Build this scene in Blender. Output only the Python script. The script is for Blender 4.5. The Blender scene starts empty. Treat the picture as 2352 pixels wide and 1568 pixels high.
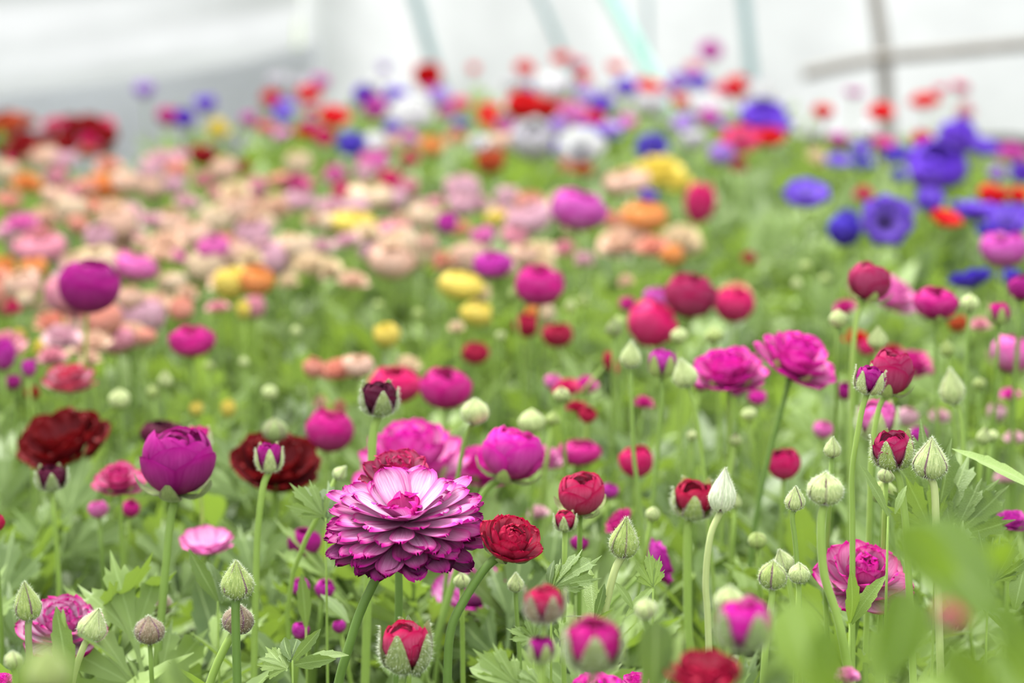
import bpy, math, random
import numpy as np
from mathutils import Matrix, Vector

C = bpy.context.scene.collection
SC = bpy.context.scene
PI = math.pi
RNG = random.Random(11)

# ------------------------------------------------------------------ camera
FPX, CX, CY = 5553.0, 1176.0, 784.0          # focal length in pixels of the 2352 x 1568 frame
CAM_H = 0.80
PITCH = math.atan((784 + 150) / FPX)
cam_d = bpy.data.cameras.new('camera')
cam_d.sensor_width = 36.0
cam_d.lens = 36.0 * FPX / 2352.0
cam_d.clip_start, cam_d.clip_end = 0.05, 200
cam_d.dof.use_dof = True
cam_d.dof.focus_distance = 1.35
cam_d.dof.aperture_fstop = 5.6
cam_d.dof.aperture_blades = 0
cam = bpy.data.objects.new('camera', cam_d)
C.objects.link(cam)
cam.location = (0, 0, CAM_H)
cam.rotation_euler = (PI / 2 - PITCH, 0, 0)
SC.camera = cam

# ------------------------------------------------------------------ world, sun, exposure
w = bpy.data.worlds.new('overcast_sky')
SC.world = w
w.use_nodes = True
bg = w.node_tree.nodes['Background']
bg.inputs['Color'].default_value = (0.90, 0.96, 1.06, 1)
bg.inputs['Strength'].default_value = 1.5
sun_d = bpy.data.lights.new('sun', 'SUN')
sun_d.energy = 9.0
sun_d.angle = math.radians(18)
sun_d.color = (1.0, 0.975, 0.95)
sun = bpy.data.objects.new('sun', sun_d)
C.objects.link(sun)
sun.rotation_euler = (math.radians(30), 0, math.radians(212))
SC.view_settings.view_transform = 'Standard'
SC.view_settings.look = 'None'
SC.view_settings.exposure = 0.62
SC.view_settings.gamma = 1.0
SC.view_settings.use_curve_mapping = False
SC.cycles.max_bounces = 7
SC.cycles.diffuse_bounces = 2
SC.cycles.glossy_bounces = 2
SC.cycles.transmission_bounces = 4
SC.cycles.sample_clamp_indirect = 6.0
SC.cycles.adaptive_threshold = 0.02
SC.cycles.caustics_reflective = False
SC.cycles.caustics_refractive = False

FWD = np.array([0, math.cos(PITCH), -math.sin(PITCH)])
UPV = np.array([0, math.sin(PITCH), math.cos(PITCH)])
RGT = np.array([1.0, 0, 0])


def at(px, py, D):
    """World point seen at pixel (px, py) at depth D along the view axis."""
    a, b = (px - CX) / FPX, (CY - py) / FPX
    return np.array([0, 0, CAM_H]) + D * (FWD + a * RGT + b * UPV)


def depth_for(py, z):
    b = (CY - py) / FPX
    return (CAM_H - z) / (math.sin(PITCH) - b * math.cos(PITCH))


def lin(c):
    return tuple(((v / 255) / 12.92 if v <= 10 else (((v / 255) + .055) / 1.055) ** 2.4) for v in c)


# ------------------------------------------------------------------ node materials
def new_mat(name):
    m = bpy.data.materials.new(name)
    m.use_nodes = True
    nt = m.node_tree
    nt.nodes.clear()
    out = nt.nodes.new('ShaderNodeOutputMaterial')
    return m, nt, out


def N(nt, t, **kw):
    n = nt.nodes.new(t)
    for k, v in kw.items():
        if hasattr(n, k):
            setattr(n, k, v)
    return n


def mixc(nt, fac, a, b, mode='MIX'):
    n = nt.nodes.new('ShaderNodeMix')
    n.data_type = 'RGBA'
    n.blend_type = mode
    for sock, v in ((n.inputs[0], fac), (n.inputs[6], a), (n.inputs[7], b)):
        if isinstance(v, bpy.types.NodeSocket):
            nt.links.new(v, sock)
        elif isinstance(v, (int, float)):
            sock.default_value = v
        else:
            sock.default_value = (*v[:3], 1)
    return n.outputs[2]


def math_n(nt, op, a, b=0.5, clamp=False):
    n = nt.nodes.new('ShaderNodeMath')
    n.operation = op
    n.use_clamp = clamp
    for sock, v in ((n.inputs[0], a), (n.inputs[1], b)):
        if isinstance(v, bpy.types.NodeSocket):
            nt.links.new(v, sock)
        else:
            sock.default_value = v
    return n.outputs[0]


def ramp(nt, fac, stops):
    n = nt.nodes.new('ShaderNodeValToRGB')
    while len(n.color_ramp.elements) < len(stops):
        n.color_ramp.elements.new(0.5)
    for e, (p, c) in zip(n.color_ramp.elements, stops):
        e.position = p
        e.color = (c, c, c, 1) if isinstance(c, (int, float)) else (*c[:3], 1)
    nt.links.new(fac, n.inputs[0])
    return n.outputs[0]


def leafy_bsdf(nt, out, col, tcol, trans, rough=.5, spec=.3, sheen=0.0, bump=None):
    p = N(nt, 'ShaderNodeBsdfPrincipled')
    nt.links.new(col, p.inputs['Base Color'])
    p.inputs['Roughness'].default_value = rough
    p.inputs['Specular IOR Level'].default_value = spec
    if sheen:
        p.inputs['Sheen Weight'].default_value = sheen
        p.inputs['Sheen Roughness'].default_value = .4
    if bump is not None:
        nt.links.new(bump, p.inputs['Normal'])
    t = N(nt, 'ShaderNodeBsdfTranslucent')
    nt.links.new(tcol, t.inputs['Color'])
    mx = N(nt, 'ShaderNodeMixShader')
    mx.inputs[0].default_value = trans
    nt.links.new(p.outputs[0], mx.inputs[1])
    nt.links.new(t.outputs[0], mx.inputs[2])
    nt.links.new(mx.outputs[0], out.inputs['Surface'])


def petal_material():
    """Object colour = hue of the rim; alpha = how pale the inner face is towards the petal's base."""
    m, nt, out = new_mat('ranunculus_petal')
    oi = N(nt, 'ShaderNodeObjectInfo')
    tc = N(nt, 'ShaderNodeTexCoord')
    sep = N(nt, 'ShaderNodeSeparateXYZ')
    nt.links.new(tc.outputs['UV'], sep.inputs[0])
    geo = N(nt, 'ShaderNodeNewGeometry')
    comb = N(nt, 'ShaderNodeCombineXYZ')
    nt.links.new(math_n(nt, 'MULTIPLY', sep.outputs[0], 26.0), comb.inputs[0])
    nt.links.new(math_n(nt, 'MULTIPLY', sep.outputs[1], 2.2), comb.inputs[1])
    nt.links.new(math_n(nt, 'MULTIPLY', oi.outputs['Random'], 37.0), comb.inputs[2])
    noi = N(nt, 'ShaderNodeTexNoise')
    noi.inputs['Scale'].default_value = 1.0
    noi.inputs['Detail'].default_value = 2.0
    nt.links.new(comb.outputs[0], noi.inputs['Vector'])
    streak = ramp(nt, noi.outputs[0], [(.3, 0.0), (.7, 1.0)])
    # paleness: strong in the middle of the petal, none at the rim
    v = ramp(nt, sep.outputs[1], [(0.0, .55), (.45, 1.0), (.72, .75), (.96, 0.0)])
    edge = math_n(nt, 'ABSOLUTE', math_n(nt, 'SUBTRACT', sep.outputs[0], .5), 0)
    side = ramp(nt, edge, [(.3, 1.0), (.5, .25)])
    inner = math_n(nt, 'MULTIPLY', v, side)
    pale = math_n(nt, 'MULTIPLY', inner, oi.outputs['Alpha'])
    pale = math_n(nt, 'MULTIPLY', pale, math_n(nt, 'ADD', math_n(nt, 'MULTIPLY', streak, .45), .6), clamp=True)
    face = math_n(nt, 'SUBTRACT', 1.0, math_n(nt, 'MULTIPLY', geo.outputs['Backfacing'], .55))
    pale = math_n(nt, 'MULTIPLY', pale, face)
    light = mixc(nt, .80, oi.outputs['Color'], (.95, .80, .93))
    col = mixc(nt, pale, oi.outputs['Color'], light)
    dark = mixc(nt, .45, col, (.01, .0, .012), 'MIX')
    col = mixc(nt, math_n(nt, 'MULTIPLY', math_n(nt, 'SUBTRACT', 1.0, streak), .28), col, dark)
    back = mixc(nt, 1.0, col, (.86, .80, .92), 'MULTIPLY')
    col = mixc(nt, geo.outputs['Backfacing'], col, back)
    bp = N(nt, 'ShaderNodeBump')
    bp.inputs['Strength'].default_value = .25
    bp.inputs['Distance'].default_value = .0015
    nt.links.new(noi.outputs[0], bp.inputs['Height'])
    leafy_bsdf(nt, out, col, col, .24, rough=.5, spec=.1, sheen=0.0, bump=bp.outputs[0])
    return m


def leaf_material(name, dark, lightc, under, tcol, trans=.25, sheen=0.0, spec=.3):
    m, nt, out = new_mat(name)
    oi = N(nt, 'ShaderNodeObjectInfo')
    at_ = N(nt, 'ShaderNodeAttribute')
    at_.attribute_name = 'rnd'
    geo = N(nt, 'ShaderNodeNewGeometry')
    tc = N(nt, 'ShaderNodeTexCoord')
    sep = N(nt, 'ShaderNodeSeparateXYZ')
    nt.links.new(tc.outputs['UV'], sep.inputs[0])
    r = math_n(nt, 'FRACT', math_n(nt, 'ADD', oi.outputs['Random'], at_.outputs['Fac']))
    noi = N(nt, 'ShaderNodeTexNoise')
    noi.inputs['Scale'].default_value = 60.0
    noi.inputs['Detail'].default_value = 3.0
    nt.links.new(tc.outputs['Object'], noi.inputs['Vector'])
    r2 = math_n(nt, 'ADD', math_n(nt, 'MULTIPLY', r, .75), math_n(nt, 'MULTIPLY', noi.outputs[0], .35), clamp=True)
    col = mixc(nt, r2, dark, lightc)
    e = math_n(nt, 'ABSOLUTE', math_n(nt, 'SUBTRACT', sep.outputs[0], .5), 0)
    vein = ramp(nt, e, [(.0, .55), (.06, .0)])
    col = mixc(nt, vein, col, (.34, .45, .17))
    col = mixc(nt, math_n(nt, 'MULTIPLY', geo.outputs['Backfacing'], .7), col, under)
    bp = N(nt, 'ShaderNodeBump')
    bp.inputs['Strength'].default_value = .3
    bp.inputs['Distance'].default_value = .002
    nt.links.new(noi.outputs[0], bp.inputs['Height'])
    tr = mixc(nt, r, tcol, tuple(min(1, c * 1.25) for c in tcol))
    leafy_bsdf(nt, out, col, tr, trans, rough=.48, spec=spec, sheen=sheen, bump=bp.outputs[0])
    return m


def sepal_material():
    """Hairy green sepal with purple seams along its edges; object colour tints it."""
    m, nt, out = new_mat('green_sepal')
    oi = N(nt, 'ShaderNodeObjectInfo')
    tc = N(nt, 'ShaderNodeTexCoord')
    sep = N(nt, 'ShaderNodeSeparateXYZ')
    nt.links.new(tc.outputs['UV'], sep.inputs[0])
    comb = N(nt, 'ShaderNodeCombineXYZ')
    nt.links.new(math_n(nt, 'MULTIPLY', sep.outputs[0], 16.0), comb.inputs[0])
    nt.links.new(math_n(nt, 'MULTIPLY', sep.outputs[1], 7.0), comb.inputs[1])
    nt.links.new(math_n(nt, 'MULTIPLY', oi.outputs['Random'], 31.0), comb.inputs[2])
    noi = N(nt, 'ShaderNodeTexNoise')
    noi.inputs['Scale'].default_value = 1.0
    noi.inputs['Detail'].default_value = 4.0
    nt.links.new(comb.outputs[0], noi.inputs['Vector'])
    mott = ramp(nt, noi.outputs[0], [(.35, 0.0), (.68, 1.0)])
    col = mixc(nt, mott, mixc(nt, 1.0, oi.outputs['Color'], (.55, .62, .5), 'MULTIPLY'), oi.outputs['Color'])
    e = math_n(nt, 'ABSOLUTE', math_n(nt, 'SUBTRACT', sep.outputs[0], .5), 0)
    seam = ramp(nt, e, [(.38, 0.0), (.44, .95)])
    base = ramp(nt, sep.outputs[1], [(.05, .55), (.3, 0.0)])
    rim = math_n(nt, 'MAXIMUM', seam, math_n(nt, 'MULTIPLY', base, math_n(nt, 'SUBTRACT', 1.0, mott)))
    col = mixc(nt, math_n(nt, 'MULTIPLY', rim, oi.outputs['Alpha']), col, lin((112, 72, 92)))
    bp = N(nt, 'ShaderNodeBump')
    bp.inputs['Strength'].default_value = .5
    bp.inputs['Distance'].default_value = .001
    nt.links.new(noi.outputs[0], bp.inputs['Height'])
    leafy_bsdf(nt, out, col, mixc(nt, .5, oi.outputs['Color'], (.5, .6, .2)), .15, rough=.7, spec=.2, sheen=.2, bump=bp.outputs[0])
    return m


def stem_material():
    m, nt, out = new_mat('hairy_stem')
    oi = N(nt, 'ShaderNodeObjectInfo')
    tc = N(nt, 'ShaderNodeTexCoord')
    noi = N(nt, 'ShaderNodeTexNoise')
    noi.inputs['Scale'].default_value = 90.0
    nt.links.new(tc.outputs['Object'], noi.inputs['Vector'])
    col = mixc(nt, math_n(nt, 'ADD', math_n(nt, 'MULTIPLY', noi.outputs[0], .5), math_n(nt, 'MULTIPLY', oi.outputs['Random'], .5)),
               oi.outputs['Color'], mixc(nt, 1.0, oi.outputs['Color'], (.7, .74, .6), 'MULTIPLY'))
    leafy_bsdf(nt, out, col, mixc(nt, .5, col, (.45, .6, .12)), .25, rough=.55, spec=.3, sheen=.15)
    return m


def plain_mat(name, col, rough=.6, spec=.3, metallic=0.0, noise=0.0, scale=40.0, col2=None):
    m, nt, out = new_mat(name)
    p = N(nt, 'ShaderNodeBsdfPrincipled')
    p.inputs['Roughness'].default_value = rough
    p.inputs['Specular IOR Level'].default_value = spec
    p.inputs['Metallic'].default_value = metallic
    tc = N(nt, 'ShaderNodeTexCoord')
    noi = N(nt, 'ShaderNodeTexNoise')
    noi.inputs['Scale'].default_value = scale
    noi.inputs['Detail'].default_value = 5.0
    nt.links.new(tc.outputs['Object'], noi.inputs['Vector'])
    c = mixc(nt, noi.outputs[0], col, col2 or tuple(v * .7 for v in col))
    nt.links.new(c, p.inputs['Base Color'])
    if noise:
        bp = N(nt, 'ShaderNodeBump')
        bp.inputs['Strength'].default_value = noise
        nt.links.new(noi.outputs[0], bp.inputs['Height'])
        nt.links.new(bp.outputs[0], p.inputs['Normal'])
    nt.links.new(p.outputs[0], out.inputs['Surface'])
    return m


def plastic_material(name, tint, tw=.72, dw=.22, clear=0.0):
    m, nt, out = new_mat(name)
    tc = N(nt, 'ShaderNodeTexCoord')
    mp = N(nt, 'ShaderNodeMapping')
    mp.inputs['Scale'].default_value = (3.0, .35, 3.0)
    nt.links.new(tc.outputs['Object'], mp.inputs[0])
    noi = N(nt, 'ShaderNodeTexNoise')
    noi.inputs['Scale'].default_value = 1.6
    noi.inputs['Detail'].default_value = 3.0
    nt.links.new(mp.outputs[0], noi.inputs['Vector'])
    f = ramp(nt, noi.outputs[0], [(.35, 0.0), (.65, 1.0)])
    col = mixc(nt, f, tuple(v * .9 for v in tint), tint)
    t = N(nt, 'ShaderNodeBsdfTranslucent')
    nt.links.new(mixc(nt, 1.0, col, (tw, tw, tw), 'MULTIPLY'), t.inputs['Color'])
    d = N(nt, 'ShaderNodeBsdfDiffuse')
    nt.links.new(mixc(nt, 1.0, col, (dw, dw, dw), 'MULTIPLY'), d.inputs['Color'])
    ad = N(nt, 'ShaderNodeAddShader')
    nt.links.new(t.outputs[0], ad.inputs[0])
    nt.links.new(d.outputs[0], ad.inputs[1])
    res = ad.outputs[0]
    if clear:                                  # the part of the light that the sheet lets straight through
        tp = N(nt, 'ShaderNodeBsdfTransparent')
        tp.inputs['Color'].default_value = (clear, clear, clear, 1)
        a2 = N(nt, 'ShaderNodeAddShader')
        nt.links.new(res, a2.inputs[0])
        nt.links.new(tp.outputs[0], a2.inputs[1])
        res = a2.outputs[0]
    nt.links.new(res, out.inputs['Surface'])
    return m


M_PETAL = petal_material()
M_SEPAL = sepal_material()
M_STEM = stem_material()
M_LEAF = leaf_material('ranunculus_leaf', (.022, .056, .008), (.235, .33, .085), (.26, .33, .15), (.25, .38, .035))
M_LEAF_FRONT = leaf_material('smooth_front_leaf', (.07, .13, .016), (.17, .26, .035), (.15, .22, .06), (.22, .34, .02), .42, 0.0, .12)
M_CENTRE = plain_mat('dark_flower_centre', lin((38, 28, 46)), rough=.7, scale=300)
M_FUZZ = plain_mat('silver_hairs', lin((226, 230, 206)), rough=.6, scale=20, col2=lin((205, 212, 180)))
M_SOIL = plain_mat('dark_soil', lin((66, 50, 38)), rough=.95, spec=.1, noise=.6, scale=30, col2=lin((38, 30, 24)))
M_OUT = plain_mat('outside_grass', lin((104, 116, 70)), rough=.95, spec=.1, scale=3)
M_POLY = plastic_material('tunnel_plastic', (.985, .985, 1.0), .27, .18)
M_LEFT = plastic_material('tunnel_side_plastic', (.985, .985, 1.0), .228, .18)
M_ROOF = plastic_material('tunnel_roof_plastic', (.97, .985, 1.0), .30, .05, .52)
M_SKIRT = plastic_material('tunnel_skirt_plastic', (.94, .965, .985), .47, .2)
M_PIPE_G = plain_mat('grey_green_pipe', lin((150, 176, 172)), rough=.45, scale=8)
M_PIPE_B = plain_mat('brown_grey_wood', lin((150, 144, 132)), rough=.8, scale=12)
M_MINT = plain_mat('mint_cord', lin((190, 240, 220)), rough=.6, scale=6, col2=lin((170, 228, 204)))


# ------------------------------------------------------------------ mesh helpers
def to_mesh(name, V, F, UV=None, mat=None, rnd=None, smooth=True):
    """V (n,3), F list/array of quads or tris (uniform array), UV per vertex."""
    me = bpy.data.meshes.new(name)
    V = np.asarray(V, dtype=np.float32)
    if not isinstance(F, list):
        F = [F]
    F = [np.asarray(f, dtype=np.int32) for f in F if len(f)]
    loops = np.concatenate([f.ravel() for f in F])
    sizes = np.concatenate([np.full(len(f), f.shape[1], dtype=np.int32) for f in F])
    starts = np.concatenate([[0], np.cumsum(sizes)[:-1]]).astype(np.int32)
    me.vertices.add(len(V))
    me.vertices.foreach_set('co', V.ravel())
    me.loops.add(len(loops))
    me.loops.foreach_set('vertex_index', loops)
    me.polygons.add(len(sizes))
    me.polygons.foreach_set('loop_start', starts)
    if smooth:
        me.polygons.foreach_set('use_smooth', np.ones(len(sizes), dtype=bool))
    if UV is not None:
        ul = me.uv_layers.new(name='UVMap')
        ul.data.foreach_set('uv', np.asarray(UV, dtype=np.float32)[loops].ravel())
    if rnd is not None:
        a = me.attributes.new('rnd', 'FLOAT', 'POINT')
        a.data.foreach_set('value', np.asarray(rnd, dtype=np.float32))
    me.update(calc_edges=True)
    if mat:
        me.materials.append(mat)
    return me


def join(parts):
    """parts: list of (V, F, UV) -> one."""
    Vs, Fs, Us, o = [], [], [], 0
    for V, F, U in parts:
        Vs.append(V)
        Fs.append(np.asarray(F) + o)
        Us.append(U)
        o += len(V)
    return np.concatenate(Vs), np.concatenate(Fs), np.concatenate(Us)


def xf(V, M):
    M = np.array(M)
    return V @ M[:3, :3].T + M[:3, 3]


def grid_faces(nu, nv):
    i, j = np.meshgrid(np.arange(nu - 1), np.arange(nv - 1))
    a = (j * nu + i).ravel()
    return np.stack([a, a + 1, a + 1 + nu, a + nu], 1)


def petal_path(r, z, th, W, Rw, nu=7, ruf=0.0, nf=2.0, seed=0, tipcut=0.0):
    nv = len(r)
    rg = np.random.RandomState(seed)
    ph, ph2 = rg.uniform(0, 6.28, 2)
    t = np.linspace(0, 1, nv)[:, None]
    u = np.linspace(-1, 1, nu)[None, :]
    W = np.asarray(W)[:, None]
    Rw = np.maximum((np.asarray(Rw) * np.ones(nv))[:, None], .02)
    ang = np.clip(u * W / Rw, -2.4, 2.4)
    x = Rw * np.sin(ang)
    lift = Rw * (1 - np.cos(ang))
    lift = lift + ruf * t ** 2 * (np.sin(nf * PI * u + ph) + .5 * np.sin(2.3 * nf * PI * u + ph2)) * (.4 + np.abs(u))
    nr, nz = -np.sin(th)[:, None], np.cos(th)[:, None]
    y = np.asarray(r)[:, None] + nr * lift
    zz = np.asarray(z)[:, None] + nz * lift
    if tipcut:
        k = tipcut * t ** 4 * np.sin(3.1 * PI * u + ph)
        y = y + np.cos(th)[:, None] * k
        zz = zz + np.sin(th)[:, None] * k
    V = np.stack([x, y, zz], -1).reshape(-1, 3)
    UV = np.stack([u * .5 + .5 + 0 * t, t + 0 * u], -1).reshape(-1, 2)
    return V, grid_faces(nu, nv), UV


def petal(th0, kap, L, W, Rw=1.0, r0=.02, z0=0.0, tm=.65, base=.35, ruf=0.0, nf=2.0, nu=7, nv=8, seed=0, tipcut=0.0):
    s = np.linspace(0, 1, nv)
    t = 1 - (1 - s) ** 1.45
    th = th0 + kap * t
    dt = np.diff(t)
    mid = (th[1:] + th[:-1]) / 2
    r = r0 + np.concatenate([[0], np.cumsum(L * dt * np.cos(mid))])
    z = z0 + np.concatenate([[0], np.cumsum(L * dt * np.sin(mid))])
    up = np.clip(t / tm, 0, 1)
    dn = np.clip((t - tm) / (1 - tm), 0, 1)
    wt = np.where(t < tm, base + (1 - base) * np.sin(up * PI / 2), np.sqrt(np.clip(1 - dn ** 2.6, .03, 1)))
    return petal_path(r, z, th, W * wt, Rw, nu, ruf, nf, seed, tipcut)


def rot_z(a):
    return np.array(Matrix.Rotation(a, 4, 'Z'))


def rot_x(a):
    return np.array(Matrix.Rotation(a, 4, 'X'))


def scl(s, sz=None):
    return np.diag([s, s, sz if sz else s, 1.0])


def trn(v):
    m = np.eye(4)
    m[:3, 3] = v
    return m


def expand(rings, seed, lod):
    """-> list of (key, ring index, (V,F,UV), 4x4)."""
    rg = random.Random(seed)
    out = []
    for ri, r in enumerate(rings):
        r = dict(r)
        n = r.pop('n')
        jit = r.pop('jit', .12)
        ljit = r.pop('ljit', .05)
        tj = r.pop('tj', .06)
        nu, nv = {0: (9, 10), 1: (7, 8), 2: (5, 5)}[lod]
        var = [petal(seed=seed * 100 + ri * 7 + k, nu=nu, nv=nv, **r) for k in range(2)]
        off = rg.random()
        for k in range(n):
            az = 2 * PI * (k + off) / n + rg.uniform(-jit, jit)
            s = 1 + rg.uniform(-ljit, ljit)
            M = rot_z(az) @ rot_x(rg.uniform(-tj, tj)) @ scl(s)
            v = rg.randrange(2)
            out.append(((ri, v), ri, var[v], M))
    return out


def R_(**k):
    return k


def rings_globe(ks=1.0):
    out = []
    for i, (R, n, kap) in enumerate(((.5, 4, 1.85), (.49, 4, 2.12), (.47, 4, 2.32), (.43, 4, 2.5), (.37, 3, 2.6), (.29, 3, 2.65), (.2, 3, 2.7))):
        out.append(R_(n=n, th0=.0, kap=kap, L=kap * R * ks, W=R * .95, Rw=R * 1.0, r0=.02, z0=(.5 - R) * 1.3, tm=.76, base=.4, ruf=.005, nf=1.5, jit=.4, ljit=.055))
    return out


RINGS = {
    'globe': rings_globe(),
    'pompom': [R_(n=17 if i < 8 else 13, th0=h0, kap=k0, L=l0, W=.08 if i < 8 else .105, Rw=.17, r0=.03,
                  z0=-.05 + .012 * i, tm=.76, base=.3, ruf=.016, nf=1.6, jit=.2, ljit=.12, tj=.13, tipcut=.008)
               for i, (h0, k0, l0) in enumerate([(-.46, .2, .48), (-.42, .22, .49), (-.36, .24, .495), (-.29, .26, .495), (-.21, .28, .495), (-.1, .3, .50), (.04, .32, .49), (.2, .34, .475), (.5, .3, .47), (.8, .22, .43)])]
              + [R_(n=5, th0=.7, kap=1.1, L=.22, W=.12, Rw=.13, r0=.02, z0=.08, tm=.7, base=.4, ruf=.03, nf=1.5, jit=.3, ljit=.25, tipcut=.02)],
    'rose': [R_(n=6, th0=-.12, kap=.72, L=.53, W=.25, Rw=.55, ruf=.018, tipcut=.01),
             R_(n=7, th0=.12, kap=.85, L=.51, W=.23, Rw=.45, ruf=.018, z0=.02, tipcut=.01),
             R_(n=7, th0=.36, kap=.95, L=.48, W=.21, Rw=.4, ruf=.018, z0=.04, tipcut=.01),
             R_(n=7, th0=.6, kap=1.1, L=.43, W=.19, Rw=.3, ruf=.018, z0=.06, tipcut=.01),
             R_(n=6, th0=.8, kap=1.25, L=.37, W=.17, Rw=.24, ruf=.025, z0=.08),
             R_(n=5, th0=.95, kap=1.4, L=.31, W=.14, Rw=.18, ruf=.02, z0=.1),
             R_(n=4, th0=1.05, kap=1.5, L=.24, W=.11, Rw=.13, ruf=.015, z0=.12)],
    'crimson_rose': [R_(n=7, th0=.02, kap=1.15, L=.56, W=.22, Rw=.42, ruf=.012, tipcut=.012),
                     R_(n=8, th0=.16, kap=1.35, L=.56, W=.19, Rw=.36, ruf=.014, z0=.02, tipcut=.014),
                     R_(n=8, th0=.28, kap=1.55, L=.54, W=.17, Rw=.32, ruf=.014, z0=.04, tipcut=.014),
                     R_(n=8, th0=.45, kap=1.7, L=.49, W=.15, Rw=.27, ruf=.014, z0=.05, tipcut=.012),
                     R_(n=7, th0=.6, kap=1.85, L=.43, W=.13, Rw=.22, ruf=.012, z0=.07, tipcut=.01),
                     R_(n=6, th0=.8, kap=1.9, L=.34, W=.11, Rw=.16, ruf=.01, z0=.1),
                     R_(n=5, th0=1.0, kap=1.9, L=.25, W=.08, Rw=.1, ruf=.01, z0=.13)],
    'ruffled': [R_(n=7, th0=.2, kap=.8, L=.55, W=.24, Rw=.42, ruf=.016, tipcut=.012, tj=.15),
                R_(n=7, th0=.5, kap=.7, L=.55, W=.22, Rw=.36, ruf=.016, z0=.03, tipcut=.012, tj=.15),
                R_(n=6, th0=.8, kap=.55, L=.54, W=.2, Rw=.3, ruf=.016, z0=.05, tipcut=.012, tj=.15),
                R_(n=6, th0=1.05, kap=.45, L=.48, W=.17, Rw=.24, ruf=.016, z0=.07, tipcut=.01, tj=.15),
                R_(n=5, th0=1.2, kap=.4, L=.4, W=.13, Rw=.18, ruf=.02, z0=.09, tipcut=.02)],
    'anemone': [R_(n=7, th0=.12, kap=.75, L=.53, W=.23, Rw=.45, ruf=.02),
                R_(n=7, th0=.3, kap=.85, L=.5, W=.2, Rw=.4, ruf=.02, z0=.015)],
    'cup': [R_(n=9, th0=.1, kap=.95, L=.6, W=.24, Rw=.5, ruf=.03, nf=3, tipcut=.02),
            R_(n=9, th0=.3, kap=.95, L=.58, W=.22, Rw=.45, ruf=.03, nf=3, z0=.02, tipcut=.02),
            R_(n=8, th0=.55, kap=.95, L=.52, W=.2, Rw=.4, ruf=.03, nf=3, z0=.04)],
}
HC = {'globe': .40, 'pompom': .04, 'rose': .27, 'crimson_rose': .33, 'ruffled': .33, 'anemone': .2, 'cup': .28,
      'bud_drop': .5, 'bud_round': .42, 'bud_open': .42}
HC['globe_sepal'] = .38

PROF = {
    'bud_drop': ([.06, .26, .42, .5, .49, .40, .27, .15, .06, .015], [0, .02, .12, .3, .46, .64, .81, .97, 1.08, 1.14]),
    'bud_round': ([.06, .28, .44, .51, .5, .42, .29, .16, .07, .015], [0, .03, .14, .32, .5, .65, .76, .84, .9, .95]),
    'bud_open': ([.05, .26, .43, .52, .55, .54, .52, .53], [0, .01, .10, .25, .42, .6, .76, .9]),
    'globe_sepal': ([.03, .18, .36, .5, .57, .60], [0, -.035, -.02, .06, .18, .30]),
}


def sepal_set(kind, n=5, nu=7, nv=10, seed=0):
    r, z = (np.array(a) for a in PROF[kind])
    d = np.concatenate([[0], np.cumsum(np.hypot(np.diff(r), np.diff(z)))])
    d /= d[-1]
    t = np.linspace(0, 1, nv)
    rr, zz = np.interp(t, d, r), np.interp(t, d, z)
    th = np.unwrap(np.arctan2(np.gradient(zz), np.gradient(rr)))
    if kind.startswith('bud_drop') or kind == 'bud_round':
        W, Rw = rr * .78, rr
    elif kind == 'bud_open':
        W = np.interp(t, [0, .25, .5, .8, 1], [.10, .30, .30, .17, .03])
        Rw = np.maximum(rr, .1)
    else:
        W = np.interp(t, [0, .3, .6, .85, 1], [.05, .14, .16, .11, .03])
        Rw = np.full(nv, .3)
    out = []
    rg = random.Random(seed)
    var = [petal_path(rr * s, zz, th, W * s, Rw * s, nu, .008 if kind == 'bud_open' else .002, 1.5, seed + q) for q, s in enumerate((1.0, .965))]
    for k in range(n):
        v = k % 2
        M = rot_z(2 * PI * k / n + rg.uniform(-.1, .1)) @ scl(1 + rg.uniform(-.03, .03))
        out.append(((kind, v), 0, var[v], M))
    return out


def lathe(r, z, seg=14):
    nv = len(r)
    a = np.linspace(0, 2 * PI, seg + 1)
    V = np.stack([np.outer(r, np.cos(a)), np.outer(r, np.sin(a)), np.outer(z, np.ones(seg + 1))], -1).reshape(-1, 3)
    U = np.stack([np.tile(a / (2 * PI), nv), np.repeat(np.linspace(0, 1, nv), seg + 1)], -1)
    return V, grid_faces(seg + 1, nv), U


def catmull(P, per=6):
    P = [np.asarray(p, float) for p in P]
    Q = [2 * P[0] - P[1]] + P + [2 * P[-1] - P[-2]]
    out = []
    for i in range(1, len(Q) - 2):
        p0, p1, p2, p3 = Q[i - 1:i + 3]
        for k in range(per):
            t = k / per
            out.append(.5 * ((2 * p1) + (-p0 + p2) * t + (2 * p0 - 5 * p1 + 4 * p2 - p3) * t * t + (-p0 + 3 * p1 - 3 * p2 + p3) * t ** 3))
    out.append(P[-1])
    return np.array(out)


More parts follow.
